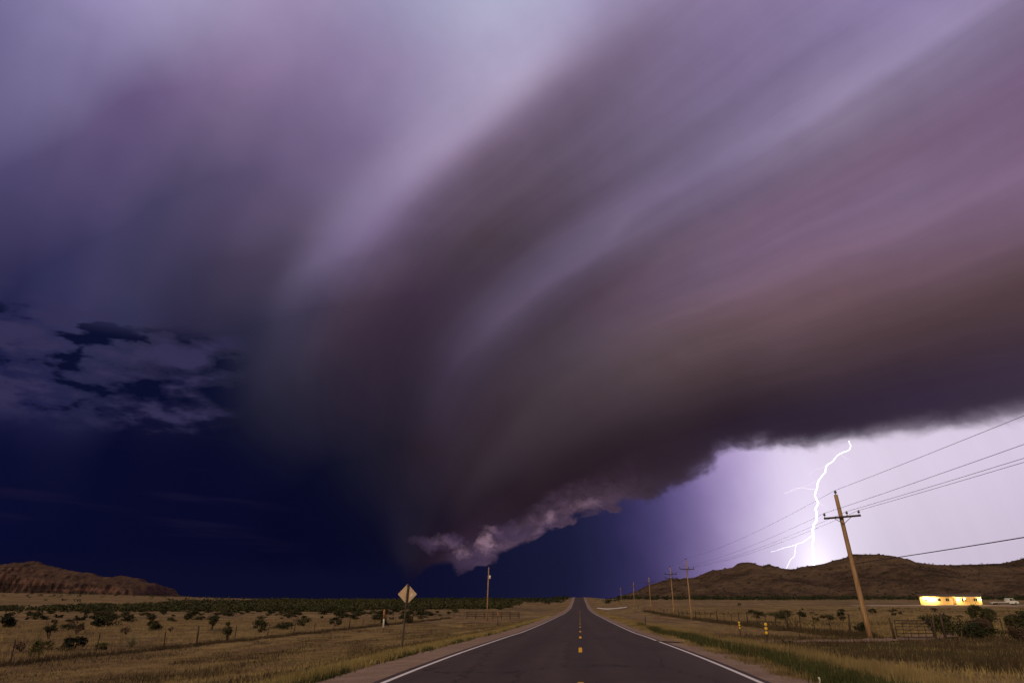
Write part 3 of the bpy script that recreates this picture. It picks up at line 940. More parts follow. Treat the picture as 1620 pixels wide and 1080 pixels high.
# ------------------------------------------------------------------ utility poles
def utility_pole(base, top, label, r0=0.15, r1=0.10, arm=None, arm_tilt=0.0, group='utility poles along the right of the road', second_arm=False):
    b = Vector(base); t = Vector(top)
    root = empty('utility_pole', b)
    tag(root, label, 'utility pole', group)
    ax = (t - b)
    L = ax.length
    d = ax.normalized()
    pts = [d * (L * k / 6.0) for k in range(7)]
    pts[0] = d * -0.4
    MB().tube(pts, [r0 + (r1 - r0) * k / 6.0 for k in range(7)], 10).build('pole_shaft', M['wood'], root, True)
    pin = MB().lathe([(0.03, 0), (0.03, 0.10), (0.085, 0.12), (0.09, 0.19), (0.05, 0.22), (0.065, 0.25), (0.03, 0.29)], d * (L - 0.02), 8).build('pin_insulator', M['insulator'], root, True)
    ends = [b + d * (L + 0.26)]
    if arm is not None:
        for which in ([0, 1] if second_arm else [0]):
            drop, half = arm
            c = d * (L - drop - 0.75 * which)
            w = Vector((math.cos(arm_tilt), 0.0, math.sin(arm_tilt)))
            rot = Matrix.Rotation(-arm_tilt, 3, 'Y')
            yo = Vector((0, -(r0 + 0.045), 0))
            a = MB().box(c + yo, (half * 2, 0.10, 0.12), rot, 0.012).build('crossarm', M['dark_wood'], root)
            for s in (-1, 1):
                MB().tube([c + yo + w * (s * half * 0.46) + Vector((0, -0.03, -0.05)), c + d * -0.42 + Vector((0, -r0 - 0.02, 0))], 0.018, 5).build('arm_brace', M['post_metal'], a)
            for s in (-0.95, 0.27, 0.92):
                p = c + yo + w * (s * half) + Vector((0, 0, 0.055))
                MB().lathe([(0.02, 0), (0.02, 0.10), (0.075, 0.12), (0.08, 0.18), (0.045, 0.21), (0.06, 0.24), (0.03, 0.28)], p, 8).build('insulator', M['insulator'], a, True)
                if which == 0:
                    ends.append(b + p + Vector((0, 0, 0.26)))
    return root, ends


near_top = Vector((16.55, 46.0, 7.76))
P1, E1 = utility_pole((17.18, 46.0, float(ground_z(17.18, 46.0))), near_top, 'tall leaning wooden utility pole with crossarm beside the pipe gate', 0.165, 0.115, (1.42, 1.13), 0.075)
P2, E2 = utility_pole((16.75, 113.0, float(ground_z(16.75, 113.0))), (16.63, 113.0, 7.3), 'second nearest utility pole, one crossarm near its top, dark against the purple sky', 0.125, 0.09, (1.35, 1.13), -0.02)
P3, E3 = utility_pole((17.6, 140.0, float(ground_z(17.6, 140.0))), (17.5, 140.0, 7.35), 'pale utility pole with two stacked crossarms, just left of the second nearest pole', 0.12, 0.085, (1.25, 1.15), 0.0, second_arm=True)
P4, E4 = utility_pole((17.2, 180.0, float(ground_z(17.2, 180.0))), (17.15, 180.0, 6.7), 'slim utility pole left of the pole with two stacked crossarms', 0.11, 0.08, (1.2, 1.1), 0.0)
P5, E5 = utility_pole((17.6, 240.0, float(ground_z(17.6, 240.0))), (17.8, 240.0, 7.1), 'far utility pole standing before the left foot of the hill', 0.11, 0.08, (1.2, 1.1), 0.0)
P6, E6 = utility_pole((17.9, 318.0, float(ground_z(17.9, 318.0))), (17.9, 318.0, 6.9), 'farthest utility pole, tiny, nearest to the road crest', 0.11, 0.08, (1.2, 1.1), 0.0)


def sag_pts(a, b, sag, n=22):
    a, b = Vector(a), Vector(b)
    return [a.lerp(b, i / n) + Vector((0, 0, -4 * sag * (i / n) * (1 - i / n))) for i in range(n + 1)]


behind = [Vector((17.2, -22.0, 8.35)), Vector((15.9, -22.0, 7.3)), Vector((17.5, -22.0, 6.95)), Vector((18.3, -22.0, 7.05))]
wl = ['topmost power line wire, strung between the pole tips', 'upper of the three crossarm wires, tied to the road-side insulator', 'middle of the three crossarm wires, tied beside the pole', 'lowest of the three crossarm wires, tied to the field-side insulator']
for k in range(4):
    pts = sag_pts(behind[k], E1[k], 0.30)
    for a, b, s in ((E1, E2, 0.55), (E2, E3, 0.2), (E3, E4, 0.25), (E4, E5, 0.4), (E5, E6, 0.5)):
        pts += sag_pts(a[k], b[k], s)[1:]
    n1 = 23
    o = MB().tube(pts, [0.0095] * n1 + [0.0075] * (len(pts) - n1), 4).build('power_line_wire', M['wire'])
    tag(o, wl[k], 'wire', 'power line wires along the poles')
tel = Vector((16.85, 45.8, 3.55))
o = MB().tube(sag_pts(Vector((17.6, -22, 5.2)), tel, 0.35), 0.021, 5).build('telephone_cable', M['wire'])
tag(o, 'thick dark telephone cable low on the leaning pole', 'cable')

# single pole on the left with a transformer
bz = float(ground_z(-19.0, 150.0))
root = empty('utility_pole', (-19.0, 150.0, bz))
tag(root, 'lone wooden utility pole with a small transformer, left of the road', 'utility pole')
Lh = 7.95 - bz
MB().tube([(0, 0, -0.4), (0.08, 0, Lh * 0.5), (0.24, 0, Lh)], [0.17, 0.14, 0.11], 10).build('pole_shaft', M['wood'], root, True)
MB().lathe([(0.17, 0), (0.19, 0.04), (0.19, 0.60), (0.12, 0.66), (0.03, 0.72)], (0.50, -0.05, Lh - 2.3), 12).build('transformer', M['white_plastic'], root, True)
MB().box((0.27, -0.02, Lh - 2.0), (0.18, 0.06, 0.30), None, 0.01).build('bracket', M['post_metal'], root)
MB().lathe([(0.03, 0), (0.03, 0.12), (0.08, 0.14), (0.085, 0.20), (0.03, 0.28)], (0.24, 0, Lh), 8).build('pin_insulator', M['insulator'], root, True)
o = MB().tube(sag_pts((-18.7, 150.0, 7.9 + 0.26), E6[0] + Vector((0, 0, 0)), 1.3, 30), 0.012, 4).build('power_line_wire', M['wire'])
tag(o, 'sagging single wire crossing the road from the lone pole', 'wire')


# ------------------------------------------------------------------ diamond sign seen from behind
sx, sy = -7.78, 32.0
sz = float(ground_z(sx, sy))
root = empty('road_sign', (sx, sy, sz), R_(4))
tag(root, 'back of a diamond-shaped metal road sign on a dark post', 'road sign')
lean = 0.06
MB().tube([(0.0, -0.055, -0.4), (lean * 2.72, -0.055, 2.72)], [0.042, 0.040], 8).build('post', M['galv'], root)
h = 0.435
pl = MB()
cz = 2.30
r = 0.05
ring = []
for k in range(4):
    a = math.pi / 2 * k
    tip = Vector((math.cos(a), math.sin(a)))
    side = Vector((-tip.y, tip.x))
    for s in (-1, 0, 1):
        q = tip * (h - (0.030 if s else 0.012)) + side * (0.028 * s)
        ring.append(q)
fr = [(q.x + lean * cz, 0.0, q.y + cz) for q in ring] + [(q.x + lean * cz, 0.006, q.y + cz) for q in ring]
n = len(ring)
pl.add(fr, [tuple(range(n)), tuple(range(2 * n - 1, n - 1, -1))] + [(i, n + i, n + (i + 1) % n, (i + 1) % n) for i in range(n)])
face = pl.build('sign_plate', M['sign_metal'], root)
for (x, z, s) in ((0.19, -0.02, 0.060), (0.14, -0.09, 0.040), (0.245, 0.035, 0.03), (0.20, -0.12, 0.022)):
    v = [(lean * cz + x + s * random.uniform(.7, 1.2) * math.cos(q), -0.003, cz + z + s * random.uniform(.7, 1.2) * math.sin(q)) for q in np.linspace(0, 2 * math.pi, 10)[:-1]]
    MB().add(v, [tuple(range(9))]).build('scuff', M['sign_bright'], face)
for z in (cz - 0.22, cz + 0.22):
    MB().lathe([(0.014, 0), (0.014, 0.012)], (lean * z, -0.105, z), 8, Matrix.Rotation(R_(90), 3, 'X')).build('bolt', M['steel'], root)


# ------------------------------------------------------------------ barbed wire fences
def fence(name, posts, label, h=1.22, wires=(0.35, 0.62, 0.88, 1.12), seed=3, wood_every=5):
    r = random.Random(seed)
    root = empty(name, (posts[0][0], posts[0][1], float(ground_z(*posts[0]))))
    tag(root, label, 'fence')
    o = Vector(root.location)
    tops = []
    steel = MB().box((0, 0, h / 2 - 0.2), (0.05, 0.035, h + 0.4)).box((0, 0.025, h / 2 - 0.2), (0.012, 0.035, h + 0.4)).mesh('post', M['post_metal'])
    wood = MB().tube([(0, 0, -0.3), (0.01, 0, 0.6), (0.0, 0.01, h + 0.12)], [0.075, 0.068, 0.06], 8).mesh('post', M['dark_wood'], True)
    for k, (x, y) in enumerate(posts):
        p = Vector((x, y, float(ground_z(x, y))))
        lx, ly = r.gauss(0, 0.045), r.gauss(0, 0.045)
        ob = bpy.data.objects.new('post', wood if k % wood_every == 0 else steel)
        ob.location = p - o
        ob.rotation_euler = (ly, lx, r.uniform(0, 3))
        ob.scale = (1, 1, r.uniform(0.92, 1.08))
        link(ob, root)
        tops.append((p, lx, ly))
    for w in wires:
        mb = MB()
        pts = []
        for (p, lx, ly) in tops:
            pts.append(p - o + Vector((lx * w, -ly * w, w)))
        q = []
        for a, b in zip(pts, pts[1:]):
            q += [a, (a + b) / 2 + Vector((0, 0, -0.025 * r.random()))]
        q.append(pts[-1])
        mb.tube(q, 0.006, 3)
        mb.build('wire', M['fence_wire'], root)
    return root


LP = [(-30.0, y) for y in (16.0, 23.0, 30.0, 37.1, 43.9, 51.4, 55.9, 62.3, 68.9, 75.4, 81.5, 88, 94, 100, 106, 112, 118, 124, 130, 137, 144, 151, 158, 166, 174, 182, 190, 198)]
fence('wire_fence', LP, 'barbed wire fence of thin dark posts along the left field', seed=5, wood_every=6)
RP = [(21.6 + 0.15 * k, 47.2 + 0.9 * k) for k in range(0, 1)]
RP = [(17.25 - 0.002 * (y - 50), y) for y in [49.5, 53.0, 56.4, 60.0, 63.5, 67, 70.6, 74, 78, 82, 86, 90, 94.5, 99, 103, 107, 111.5, 116, 120, 125, 130, 135, 140, 146, 152, 158, 164, 171, 178, 186, 195, 205, 216, 228]]
fence('wire_fence', RP, 'barbed wire fence with close dark posts behind the row of utility poles', seed=8, wood_every=4)
RQ = [(21.4, 45.9), (24.4, 45.3), (27.6, 44.8), (31.0, 44.2), (34.6, 43.7), (38.4, 43.0), (42.5, 42.4)]
fence('wire_fence', RQ, 'short wire fence half hidden in dark brush beside the pipe gate', seed=9, wood_every=2)


# ------------------------------------------------------------------ pipe gate
gx0, gx1, gy = 18.30, 20.30, 45.0
gz = float(ground_z(19.3, gy)) + 0.05
gate = empty('pipe_gate', (gx0, gy, gz), R_(-2))
tag(gate, 'dark rusty pipe gate of crossed bars between two leaning posts', 'gate')
Wd, Hh = gx1 - gx0, 0.98
for x in (-0.10, Wd + 0.10):
    MB().tube([(x, 0, -0.3), (x + (0.05 if x > 0 else -0.14), 0.02, Hh + 0.12)], [0.075, 0.06], 8).build('gate_post', M['dark_wood'], gate, True)
MB().tube([(-0.30, -0.25, -0.1), (-0.16, 0.0, Hh * 0.85)], [0.05, 0.045], 7).build('brace_post', M['dark_wood'], gate, True)
for z in (0.10, 0.30, 0.48, 0.66, 0.82, Hh):
    MB().tube([(0.0, 0, z), (Wd * 0.5, 0.0, z - 0.012), (Wd, 0, z)], 0.021 if z not in (0.10, Hh) else 0.028, 7).build('rail', M['gate_metal'], gate, True)
for k in range(6):
    x = Wd * k / 5.0
    MB().tube([(x, -0.028, 0.08), (x + 0.004, -0.028, Hh + 0.02)], 0.026 if k in (0, 5) else 0.016, 7).build('upright', M['gate_metal'], gate, True)
MB().tube([(0.02, 0.03, 0.10), (Wd - 0.02, 0.03, Hh)], 0.014, 6).build('diagonal', M['gate_metal'], gate, True)


# ------------------------------------------------------------------ roadside markers
def object_marker(x, y, label, ht, lean=0.0, n_ref=3):
    z = float(ground_z(x, y))
    root = empty('object_marker', (x, y, z))
    tag(root, label, 'marker', 'amber markers beside the culvert')
    MB().box((lean * ht / 2, 0, ht / 2 - 0.15), (0.052, 0.034, ht + 0.3), Matrix.Rotation(lean, 3, 'Y'), 0.006).build('post', M['post_metal'], root)
    pl = MB().box((lean * ht, -0.024, ht - 0.20), (0.155, 0.008, 0.46), Matrix.Rotation(lean, 3, 'Y'), 0.003).build('plate', M['galv'], root)
    for k in range(n_ref):
        zz = ht - 0.05 - 0.15 * k
        MB().lathe([(0.060, 0), (0.060, 0.008), (0.045, 0.014)], (lean * zz, -0.0285, zz), 12, Matrix.Rotation(R_(90), 3, 'X')).build('reflector', M['amber'], pl, True)


object_marker(7.15, 29.4, 'amber reflector marker on dark post in the tall grass, nearer of two', 0.98, 0.02)
object_marker(9.45, 45.0, 'smaller amber reflector marker beyond the nearer one, by the dirt track', 0.93, -0.02)
for (x, y, ht, mcap, lab) in ((5.85, 67.0, 0.92, 'galv', 'thin dark delineator post on the grass right of the road'),
                              (-9.6, 86.0, 1.55, 'orange_plastic', 'slim brown-topped marker post on the left verge near the lone pole'),
                              (4.66, 15.35, 0.13, 'white_plastic', 'short white plastic stake at the gravel edge, cut by the picture bottom')):
    z = float(ground_z(x, y))
    root = empty('marker_post', (x, y, z))
    tag(root, lab, 'marker')
    mat = 'white_plastic' if ht < 0.4 else 'post_metal'
    MB().box((0, 0, ht / 2 - 0.1), (0.075 if ht > 0.4 else 0.035, 0.02, ht + 0.2), None, 0.006).build('post', M[mat], root)
    MB().box((0, -0.002, ht - ht * 0.12 + 0.01), (0.10 if ht > 0.4 else 0.045, 0.030, ht * 0.24), None, 0.003).build('cap', M[mcap], root)
# pipeline marker by the left fence
x, y = -27.6, 102.0
root = empty('pipeline_marker', (x, y, float(ground_z(x, y))))
tag(root, 'tall white marker post with a faded orange top beside the left fence', 'marker')
MB().lathe([(0.13, -0.3), (0.13, 1.15), (0.125, 1.18)], (0, 0, 0), 10).build('post', M['white_plastic'], root, True)
MB().lathe([(0.150, 1.15), (0.150, 2.25), (0.10, 2.36), (0.02, 2.40)], (0, 0, 0), 10).build('cap', M['orange_plastic'], root, True)
# old rail pen on the left
pen = empty('rail_pen', (-26.0, 168.0, float(ground_z(-26.0, 168.0))))
tag(pen, 'old dark rail pen near the lone utility pole', 'pen')
for k in range(7):
    MB().tube([(k * 2.0, 0.3 * (k % 2), -0.3), (k * 2.0 + 0.05, 0.3 * (k % 2), 1.5)], [0.10, 0.09], 7).build('post', M['dark_wood'], pen, True)
for z in (0.55, 0.95, 1.35):
    MB().box((6.0, 0.1, z), (12.4, 0.06, 0.15), None, 0.01).build('rail', M['dark_wood'], pen)


# ------------------------------------------------------------------ low pale bank by the far side road
mb = MB()
bx = np.linspace(0, 1, 40)
bank_pts = []
for i, t in enumerate(bx):
    X0 = 7.8 + 9.0 * t; Y0 = 318 - 62 * t
    hgt = 0.55 + 0.30 * math.sin(i * 1.9) * math.sin(i * 0.7) + 0.15 * math.sin(i * 4.1)
    bank_pts.append((X0, Y0, float(ground_z(X0, Y0)), max(0.12, hgt * 0.34)))
v, f = [], []
for (a, b, z, hh) in bank_pts:
    v += [(a - 0.9, b - 0.9, z - 0.1), (a - 0.35, b - 0.4, z + hh * 0.8), (a + 0.2, b + 0.1, z + hh), (a + 0.9, b + 0.9, z - 0.1)]
for i in range(len(bank_pts) - 1):
    for k in range(3):
        f.append((i * 4 + k, i * 4 + 4 + k, i * 4 + 5 + k, i * 4 + 1 + k))
o = mb.add(v, f).build('caliche_bank', M['white_plastic'])
tag(o, 'low lumpy white bank beside the road before the crest', 'bank')


# ------------------------------------------------------------------ lit house
hzg = float(ground_z(115, 240)) + 0.05
house = empty('house', (106.0, 239.0, hzg), R_(-22))
house.scale = (0.93, 1.0, 1.0)
tag(house, 'long low cream house glowing under bright yellow lamps below the hill', 'house')
HW, HD, HH = 17.5, 7.5, 2.35
wins = [(1.0, 2.2), (4.9, 6.1), (7.4, 8.5), (11.9, 13.1), (15.2, 16.4)]
door = (9.4, 10.35)
mb = MB()
cuts = sorted([(a, b, 0.95, 1.95) for a, b in wins] + [(door[0], door[1], 0.0, 2.02)])
xprev = 0.0
for (a, b, z0, z1) in cuts:
    mb.box(((xprev + a) / 2, 0.1, HH / 2), (a - xprev, 0.2, HH))
    if z0 > 0:
        mb.box(((a + b) / 2, 0.1, z0 / 2), (b - a, 0.2, z0))
    mb.box(((a + b) / 2, 0.1, (z1 + HH) / 2), (b - a, 0.2, HH - z1))
    xprev = b
mb.box(((xprev + HW) / 2, 0.1, HH / 2), (HW - xprev, 0.2, HH))
mb.box((0.1, HD / 2 + 0.1, HH / 2), (0.2, HD - 0.2, HH)).box((HW - 0.1, HD / 2 + 0.1, HH / 2), (0.2, HD - 0.2, HH)).box((HW / 2, HD + 0.1, HH / 2), (HW, 0.2, HH))
mb.build('wall', M['house_wall'], house)
rf = MB()
e = 0.5
v = [(-e, -e, HH), (HW + e, -e, HH), (HW + e, HD + e, HH), (-e, HD + e, HH), (-e, HD / 2, HH + 0.62), (HW + e, HD / 2, HH + 0.62),
     (-e, -e, HH + 0.12), (HW + e, -e, HH + 0.12), (HW + e, HD + e, HH + 0.12), (-e, HD + e, HH + 0.12), (-e, HD / 2, HH + 0.76), (HW + e, HD / 2, HH + 0.76)]
f = [(6, 7, 11, 10), (9, 10, 11, 8), (0, 1, 7, 6), (3, 9, 8, 2), (0, 6, 10, 4), (4, 10, 9, 3), (1, 5, 11, 7), (5, 2, 8, 11), (0, 4, 5, 1), (4, 3, 2, 5)]
rf.add(v, f).build('roof', M['roof'], house)
for (a, b) in wins:
    fr = MB()
    for (c, s) in ((((a + b) / 2, 0.06, 0.98), (b - a, 0.1, 0.06)), (((a + b) / 2, 0.06, 1.92), (b - a, 0.1, 0.06)), ((a + 0.03, 0.06, 1.45), (0.06, 0.1, 0.87)), ((b - 0.03, 0.06, 1.45), (0.06, 0.1, 0.87)), (((a + b) / 2, 0.06, 1.45), (0.045, 0.1, 0.87))):
        fr.box(c, s)
    w = fr.build('window', M['house_trim'], house)
    MB().box(((a + b) / 2, 0.13, 1.45), (b - a - 0.02, 0.012, 0.98)).build('pane', M['glass'], w)
    MB().box(((a + b) / 2, -0.04, 0.93), (b - a + 0.12, 0.10, 0.04)).build('sill', M['house_trim'], w)
dr = MB().box(((door[0] + door[1]) / 2, 0.08, 1.0), (door[1] - door[0] - 0.02, 0.05, 2.0), None, 0.01).build('door', M['door'], house)
MB().lathe([(0.03, 0), (0.035, 0.04), (0.02, 0.06)], (door[0] + 0.12, 0.05, 1.0), 8, Matrix.Rotation(R_(90), 3, 'X')).build('handle', M['steel'], dr, True)
MB().box((13.4, -1.15, HH - 0.10), (6.2, 2.3, 0.10), None, 0.01).build('porch_roof', M['house_trim'], house)
for x in (10.5, 12.45, 14.4, 16.3):
    MB().box((x, -2.15, (HH - 0.15) / 2), (0.14, 0.14, HH - 0.15), None, 0.01).build('porch_post', M['house_trim'], house)


def lamp(x, y, z, power):
    l = MB().box((x, y + 0.10, z), (0.16, 0.14, 0.22), None, 0.01).build('wall_lamp', M['galv'], house)
    MB().lathe([(0.03, -0.13), (0.11, -0.08), (0.13, 0.0), (0.11, 0.08), (0.03, 0.13)], (x, y - 0.10, z), 10).build('bulb', M['bulb'], l, True)
    li = bpy.data.lights.new('lamp_light', 'POINT')
    li.energy = power * 0.8
    li.color = (1.0, 0.70, 0.30)
    li.shadow_soft_size = 0.15
    lo = bpy.data.objects.new('lamp_light', li)
    lo.location = (x, y - 0.20, z)
    link(lo, l)


for (x, y, z, p) in ((1.7, -0.2, 1.8, 1700), (3.1, -0.2, 1.5, 1000), (4.4, -0.2, 1.5, 800), (10.9, -0.2, 1.5, 1000), (12.6, -2.3, 1.7, 80), (17.1, -0.2, 1.6, 500)):
    lamp(x, y, z, p)


# ------------------------------------------------------------------ white flatbed truck beside the house
tr = empty('flatbed_truck', (125.0, 235.0, float(ground_z(128, 235)) + 0.0), R_(2))
tag(tr, 'white flatbed truck parked at the end of the lit house', 'truck')
def extrude_y(prof, y0, y1):
    n = len(prof)
    v = [(x, y0, z) for x, z in prof] + [(x, y1, z) for x, z in prof]
    f = [tuple(range(n)), tuple(range(2 * n - 1, n - 1, -1))] + [(i, n + i, n + (i + 1) % n, (i + 1) % n) for i in range(n)]
    return MB().add(v, f)
cab = extrude_y([(4.6, 0.45), (7.25, 0.45), (7.32, 0.95), (7.05, 1.15), (6.35, 1.22), (5.85, 1.92), (5.70, 1.98), (4.72, 1.98), (4.6, 1.9)], -0.95, 0.95).build('cab', M['white_car'], tr)
MB().add([(5.62, -0.955, 1.28), (6.18, -0.955, 1.28), (5.80, -0.955, 1.80), (5.62, -0.955, 1.84)], [(0, 1, 2, 3)]).build('side_window', M['glass'], cab)
MB().add([(4.82, -0.955, 1.28), (5.52, -0.955, 1.28), (5.52, -0.955, 1.84), (4.82, -0.955, 1.84)], [(0, 1, 2, 3)]).build('side_window', M['glass'], cab)
MB().box((7.30, -0.7, 0.80), (0.08, 0.26, 0.18), None, 0.02).build('headlight', M['white_plastic'], cab)
MB().box((7.30, 0.7, 0.80), (0.08, 0.26, 0.18), None, 0.02).build('headlight', M['white_plastic'], cab)
MB().box((2.2, 0, 0.86), (4.7, 2.1, 0.16), None, 0.02).box((2.2, 0, 0.62), (4.6, 0.7, 0.22)).build('flatbed', M['white_car'], tr)
hb = MB()
for y in (-0.95, -0.32, 0.32, 0.95):
    hb.box((4.45, y, 1.40), (0.07, 0.07, 0.92))
hb.box((4.45, 0, 1.86), (0.08, 2.0, 0.08))
hb.build('headboard', M['white_car'], tr)
for (x, y) in ((1.2, -0.85), (1.2, 0.85), (6.45, -0.85), (6.45, 0.85)):
    w = MB().lathe([(0.30, -0.12), (0.38, -0.10), (0.40, 0), (0.38, 0.10), (0.30, 0.12)], (x, y, 0.40), 16, Matrix.Rotation(R_(90), 3, 'X')).build('wheel', M['tyre'], tr, True)
    MB().lathe([(0.22, -0.135), (0.22, 0.135)], (x, y, 0.40), 12, Matrix.Rotation(R_(90), 3, 'X')).build('rim', M['steel'], w)


# ------------------------------------------------------------------ vegetation
def leaf_cloud(n, centres, radii, size, r, flat=0.75):
    """n small leaf triangles in overlapping lobes"""
    c = np.asarray(centres, float)[r.integers(0, len(centres), n)]
    k = r.integers(0, len(centres), n)
    c = np.asarray(centres, float)[k]
    rad = np.asarray(radii, float)[k]
    d = r.normal(size=(n, 3))
    d /= np.linalg.norm(d, axis=1)[:, None]
    rr = rad[:, None] * (r.random((n, 1)) ** 0.45) * np.array([1.0, 1.0, flat])
    p = c + d * rr
    p[:, 2] = np.maximum(p[:, 2], 0.02)
    a = r.normal(size=(n, 3)); a /= np.linalg.norm(a, axis=1)[:, None]
    b = np.cross(a, r.normal(size=(n, 3))); b /= np.linalg.norm(b, axis=1)[:, None]
    s = size * r.uniform(0.6, 1.4, (n, 1))
    V = np.stack([p - a * s, p + a * s * 0.5 + b * s * 0.55, p + a * s * 0.5 - b * s * 0.55], 1).reshape(-1, 3)
    return V, np.arange(n * 3).reshape(-1, 3)


def stem_mesh(r, n, h, spread, r0=0.04, z0=0.3):
    mb = MB()
    for k in range(n):
        a = r.uniform(0, 2 * math.pi)
        l = r.uniform(0.6, 1.0) * spread
        z = h * r.uniform(0.55, 0.95)
        mb.tube([(0.05 * math.cos(a), 0.05 * math.sin(a), -0.15), (0.35 * l * math.cos(a + 0.3), 0.35 * l * math.sin(a + 0.3), z * 0.45), (l * math.cos(a), l * math.sin(a), z)], [r0, r0 * 0.7, r0 * 0.25], 4)
    return mb.mesh('stem', M['stem'])


def lobes(r, n, w, h, lift=0.35):
    out, rad = [], []
    for k in range(n):
        a = r.uniform(0, 2 * math.pi)
        q = w * 0.62 * math.sqrt(r.uniform(0, 1))
        z = h * (lift + (0.80 - lift) * r.uniform(0.0, 1.0) * (1 - 0.45 * (q / w) ** 2))
        out.append((q * math.cos(a), q * math.sin(a), z))
        rad.append(w * r.uniform(0.22, 0.42))
    return out, rad


class Kind:
    def __init__(s, name, crown, stem):
        s.name, s.crown, s.stem = name, crown, stem


def make_kind(name, seed, w, h, n, mat, size, nst=6, lift=0.35, nl=9, flat=0.75, r0=0.035):
    r = np.random.default_rng(seed)
    c, rad = lobes(r, nl, w, h, lift)
    V, F = leaf_cloud(n, c, rad, size, r, flat)
    V[:, 2] = np.clip(V[:, 2], 0.0, h * 1.15)
    return Kind(name, np_mesh('crown', V, F, M[mat]), stem_mesh(r, nst, h, w * 0.7, r0))


MESQ = [make_kind('mesquite_bush', 20 + k, 1.3 + 0.25 * (k % 3), 1.55 + 0.2 * (k % 2), 900, 'mesquite', 0.105, 8, 0.12, 15, 0.62) for k in range(5)]
ROUND = [make_kind('juniper_bush', 40 + k, 0.85, 1.05, 900, 'juniper', 0.085, 5, 0.10, 13, 0.8) for k in range(3)]
OLIVE = [make_kind('olive_bush', 50 + k, 0.75, 0.75, 560, 'olive', 0.075, 6, 0.10, 11, 0.75, 0.02) for k in range(2)]
RUSS = [make_kind('twiggy_shrub', 60 + k, 0.7, 1.1, 300, 'russet', 0.07, 14, 0.35, 9, 0.9, 0.022) for k in range(2)]
TREE = [make_kind('small_tree', 70 + k, 0.85, 2.2, 700, 'mesquite', 0.09, 5, 0.34, 14, 0.9, 0.05) for k in range(2)]


def yucca_mesh(seed, n=90, l=0.75):
    r = np.random.default_rng(seed)
    a = r.uniform(0, 2 * np.pi, n); e = r.uniform(0.15, 1.4, n)
    d = np.stack([np.cos(a) * np.cos(e), np.sin(a) * np.cos(e), np.sin(e)], 1)
    s = np.stack([-np.sin(a), np.cos(a), 0 * a], 1) * 0.022
    p0 = d * 0.05 + np.array([0, 0, 0.12])
    L = l * r.uniform(0.7, 1.1, (n, 1))
    V = np.stack([p0 - s, p0 + s, p0 + d * L], 1).reshape(-1, 3)
    return np_mesh('crown', V, np.arange(n * 3).reshape(-1, 3), M['yucca'])


YUCCA = Kind('yucca_plant', yucca_mesh(5), MB().lathe([(0.06, -0.1), (0.075, 0.1), (0.05, 0.2)], (0, 0, 0), 7).mesh('stem', M['stem']))


def plant(kind, x, y, s, label, cat='bush', group=None, sz=1.0, z=None):
    root = empty(kind.name, (x, y, (float(ground_z(x, y)) if z is None else z) - 0.03), random.uniform(0, 6.28))
    root.scale = (s, s, s * sz)
    tag(root, label, cat, group)
    link(bpy.data.objects.new('crown', kind.crown), root)
    link(bpy.data.objects.new('stem', kind.stem), root)
    return root


# single plants one can point at, left field
for a in [
    (ROUND[0], -78.0, 94.0, 2.3, 'large dark bush at the far left picture edge behind the fence', 0.9),
    (TREE[0], -49.4, 65.0, 0.95, 'small dark tree behind the fence between the first two fence posts', 1.0),
    (ROUND[1], -35.3, 49.1, 1.25, 'dense round dark green bush just behind the second fence post', 0.8),
    (OLIVE[0], -37.2, 48.4, 1.25, 'yellow-green bush touching the left side of the round dark bush', 0.9),
    (OLIVE[1], -33.6, 49.6, 0.9, 'small yellow-green bush touching the right side of the round dark bush', 0.9),
    (RUSS[0], -53.1, 73.9, 1.45, 'reddish twiggy shrub behind and above the round dark bush', 1.0),
    (ROUND[2], -66.6, 96.8, 1.55, 'dark clipped-looking bush at the front of the scrub belt above the second post', 0.9),
    (RUSS[1], -48.5, 75.3, 1.05, 'low dark cactus-like shrub behind the pale yucca', 0.75),
    (YUCCA, -33.0, 52.2, 1.25, 'pale spiky yucca between the second and third fence posts', 1.0),
    (MESQ[0], -51.5, 85.4, 0.95, 'dark mesquite above the third fence post', 1.1),
    (RUSS[0], -46.5, 80.5, 0.6, 'tiny russet shrub just above the third fence post', 1.0),
    (TREE[1], -44.6, 86.2, 1.0, 'bushy dark small tree left of the thin-trunked tree', 0.85),
    (TREE[0], -30.9, 62.7, 0.85, 'thin-trunked small tree standing in the fence line', 1.05),
    (MESQ[1], -36.3, 81.1, 0.85, 'mesquite leaning right of the thin-trunked tree', 1.15),
    (RUSS[1], -37.5, 47.0, 0.85, 'grey dry shrub left of the yellow-green bush', 0.8),
    (OLIVE[0], -33.4, 43.2, 0.75, 'pale straggly weed clump right of the first fence post', 1.1),
    (MESQ[2], -40.4, 105.0, 0.9, 'mesquite behind the fence halfway to the diamond sign', 1.0),
    (MESQ[3], -35.6, 104.8, 0.95, 'wide mesquite left of the white marker post', 0.95),
    (ROUND[0], -29.8, 110.0, 1.2, 'dark bush right behind the white marker post', 1.1),
    (MESQ[4], -30.1, 126.0, 1.2, 'dark mesquite behind the diamond sign post', 1.0),
]:
    plant(a[0], a[1], a[2], a[3], a[4], 'tree' if 'tree' in a[0].name else ('yucca' if 'yucca' in a[0].name else 'bush'), None, a[5])

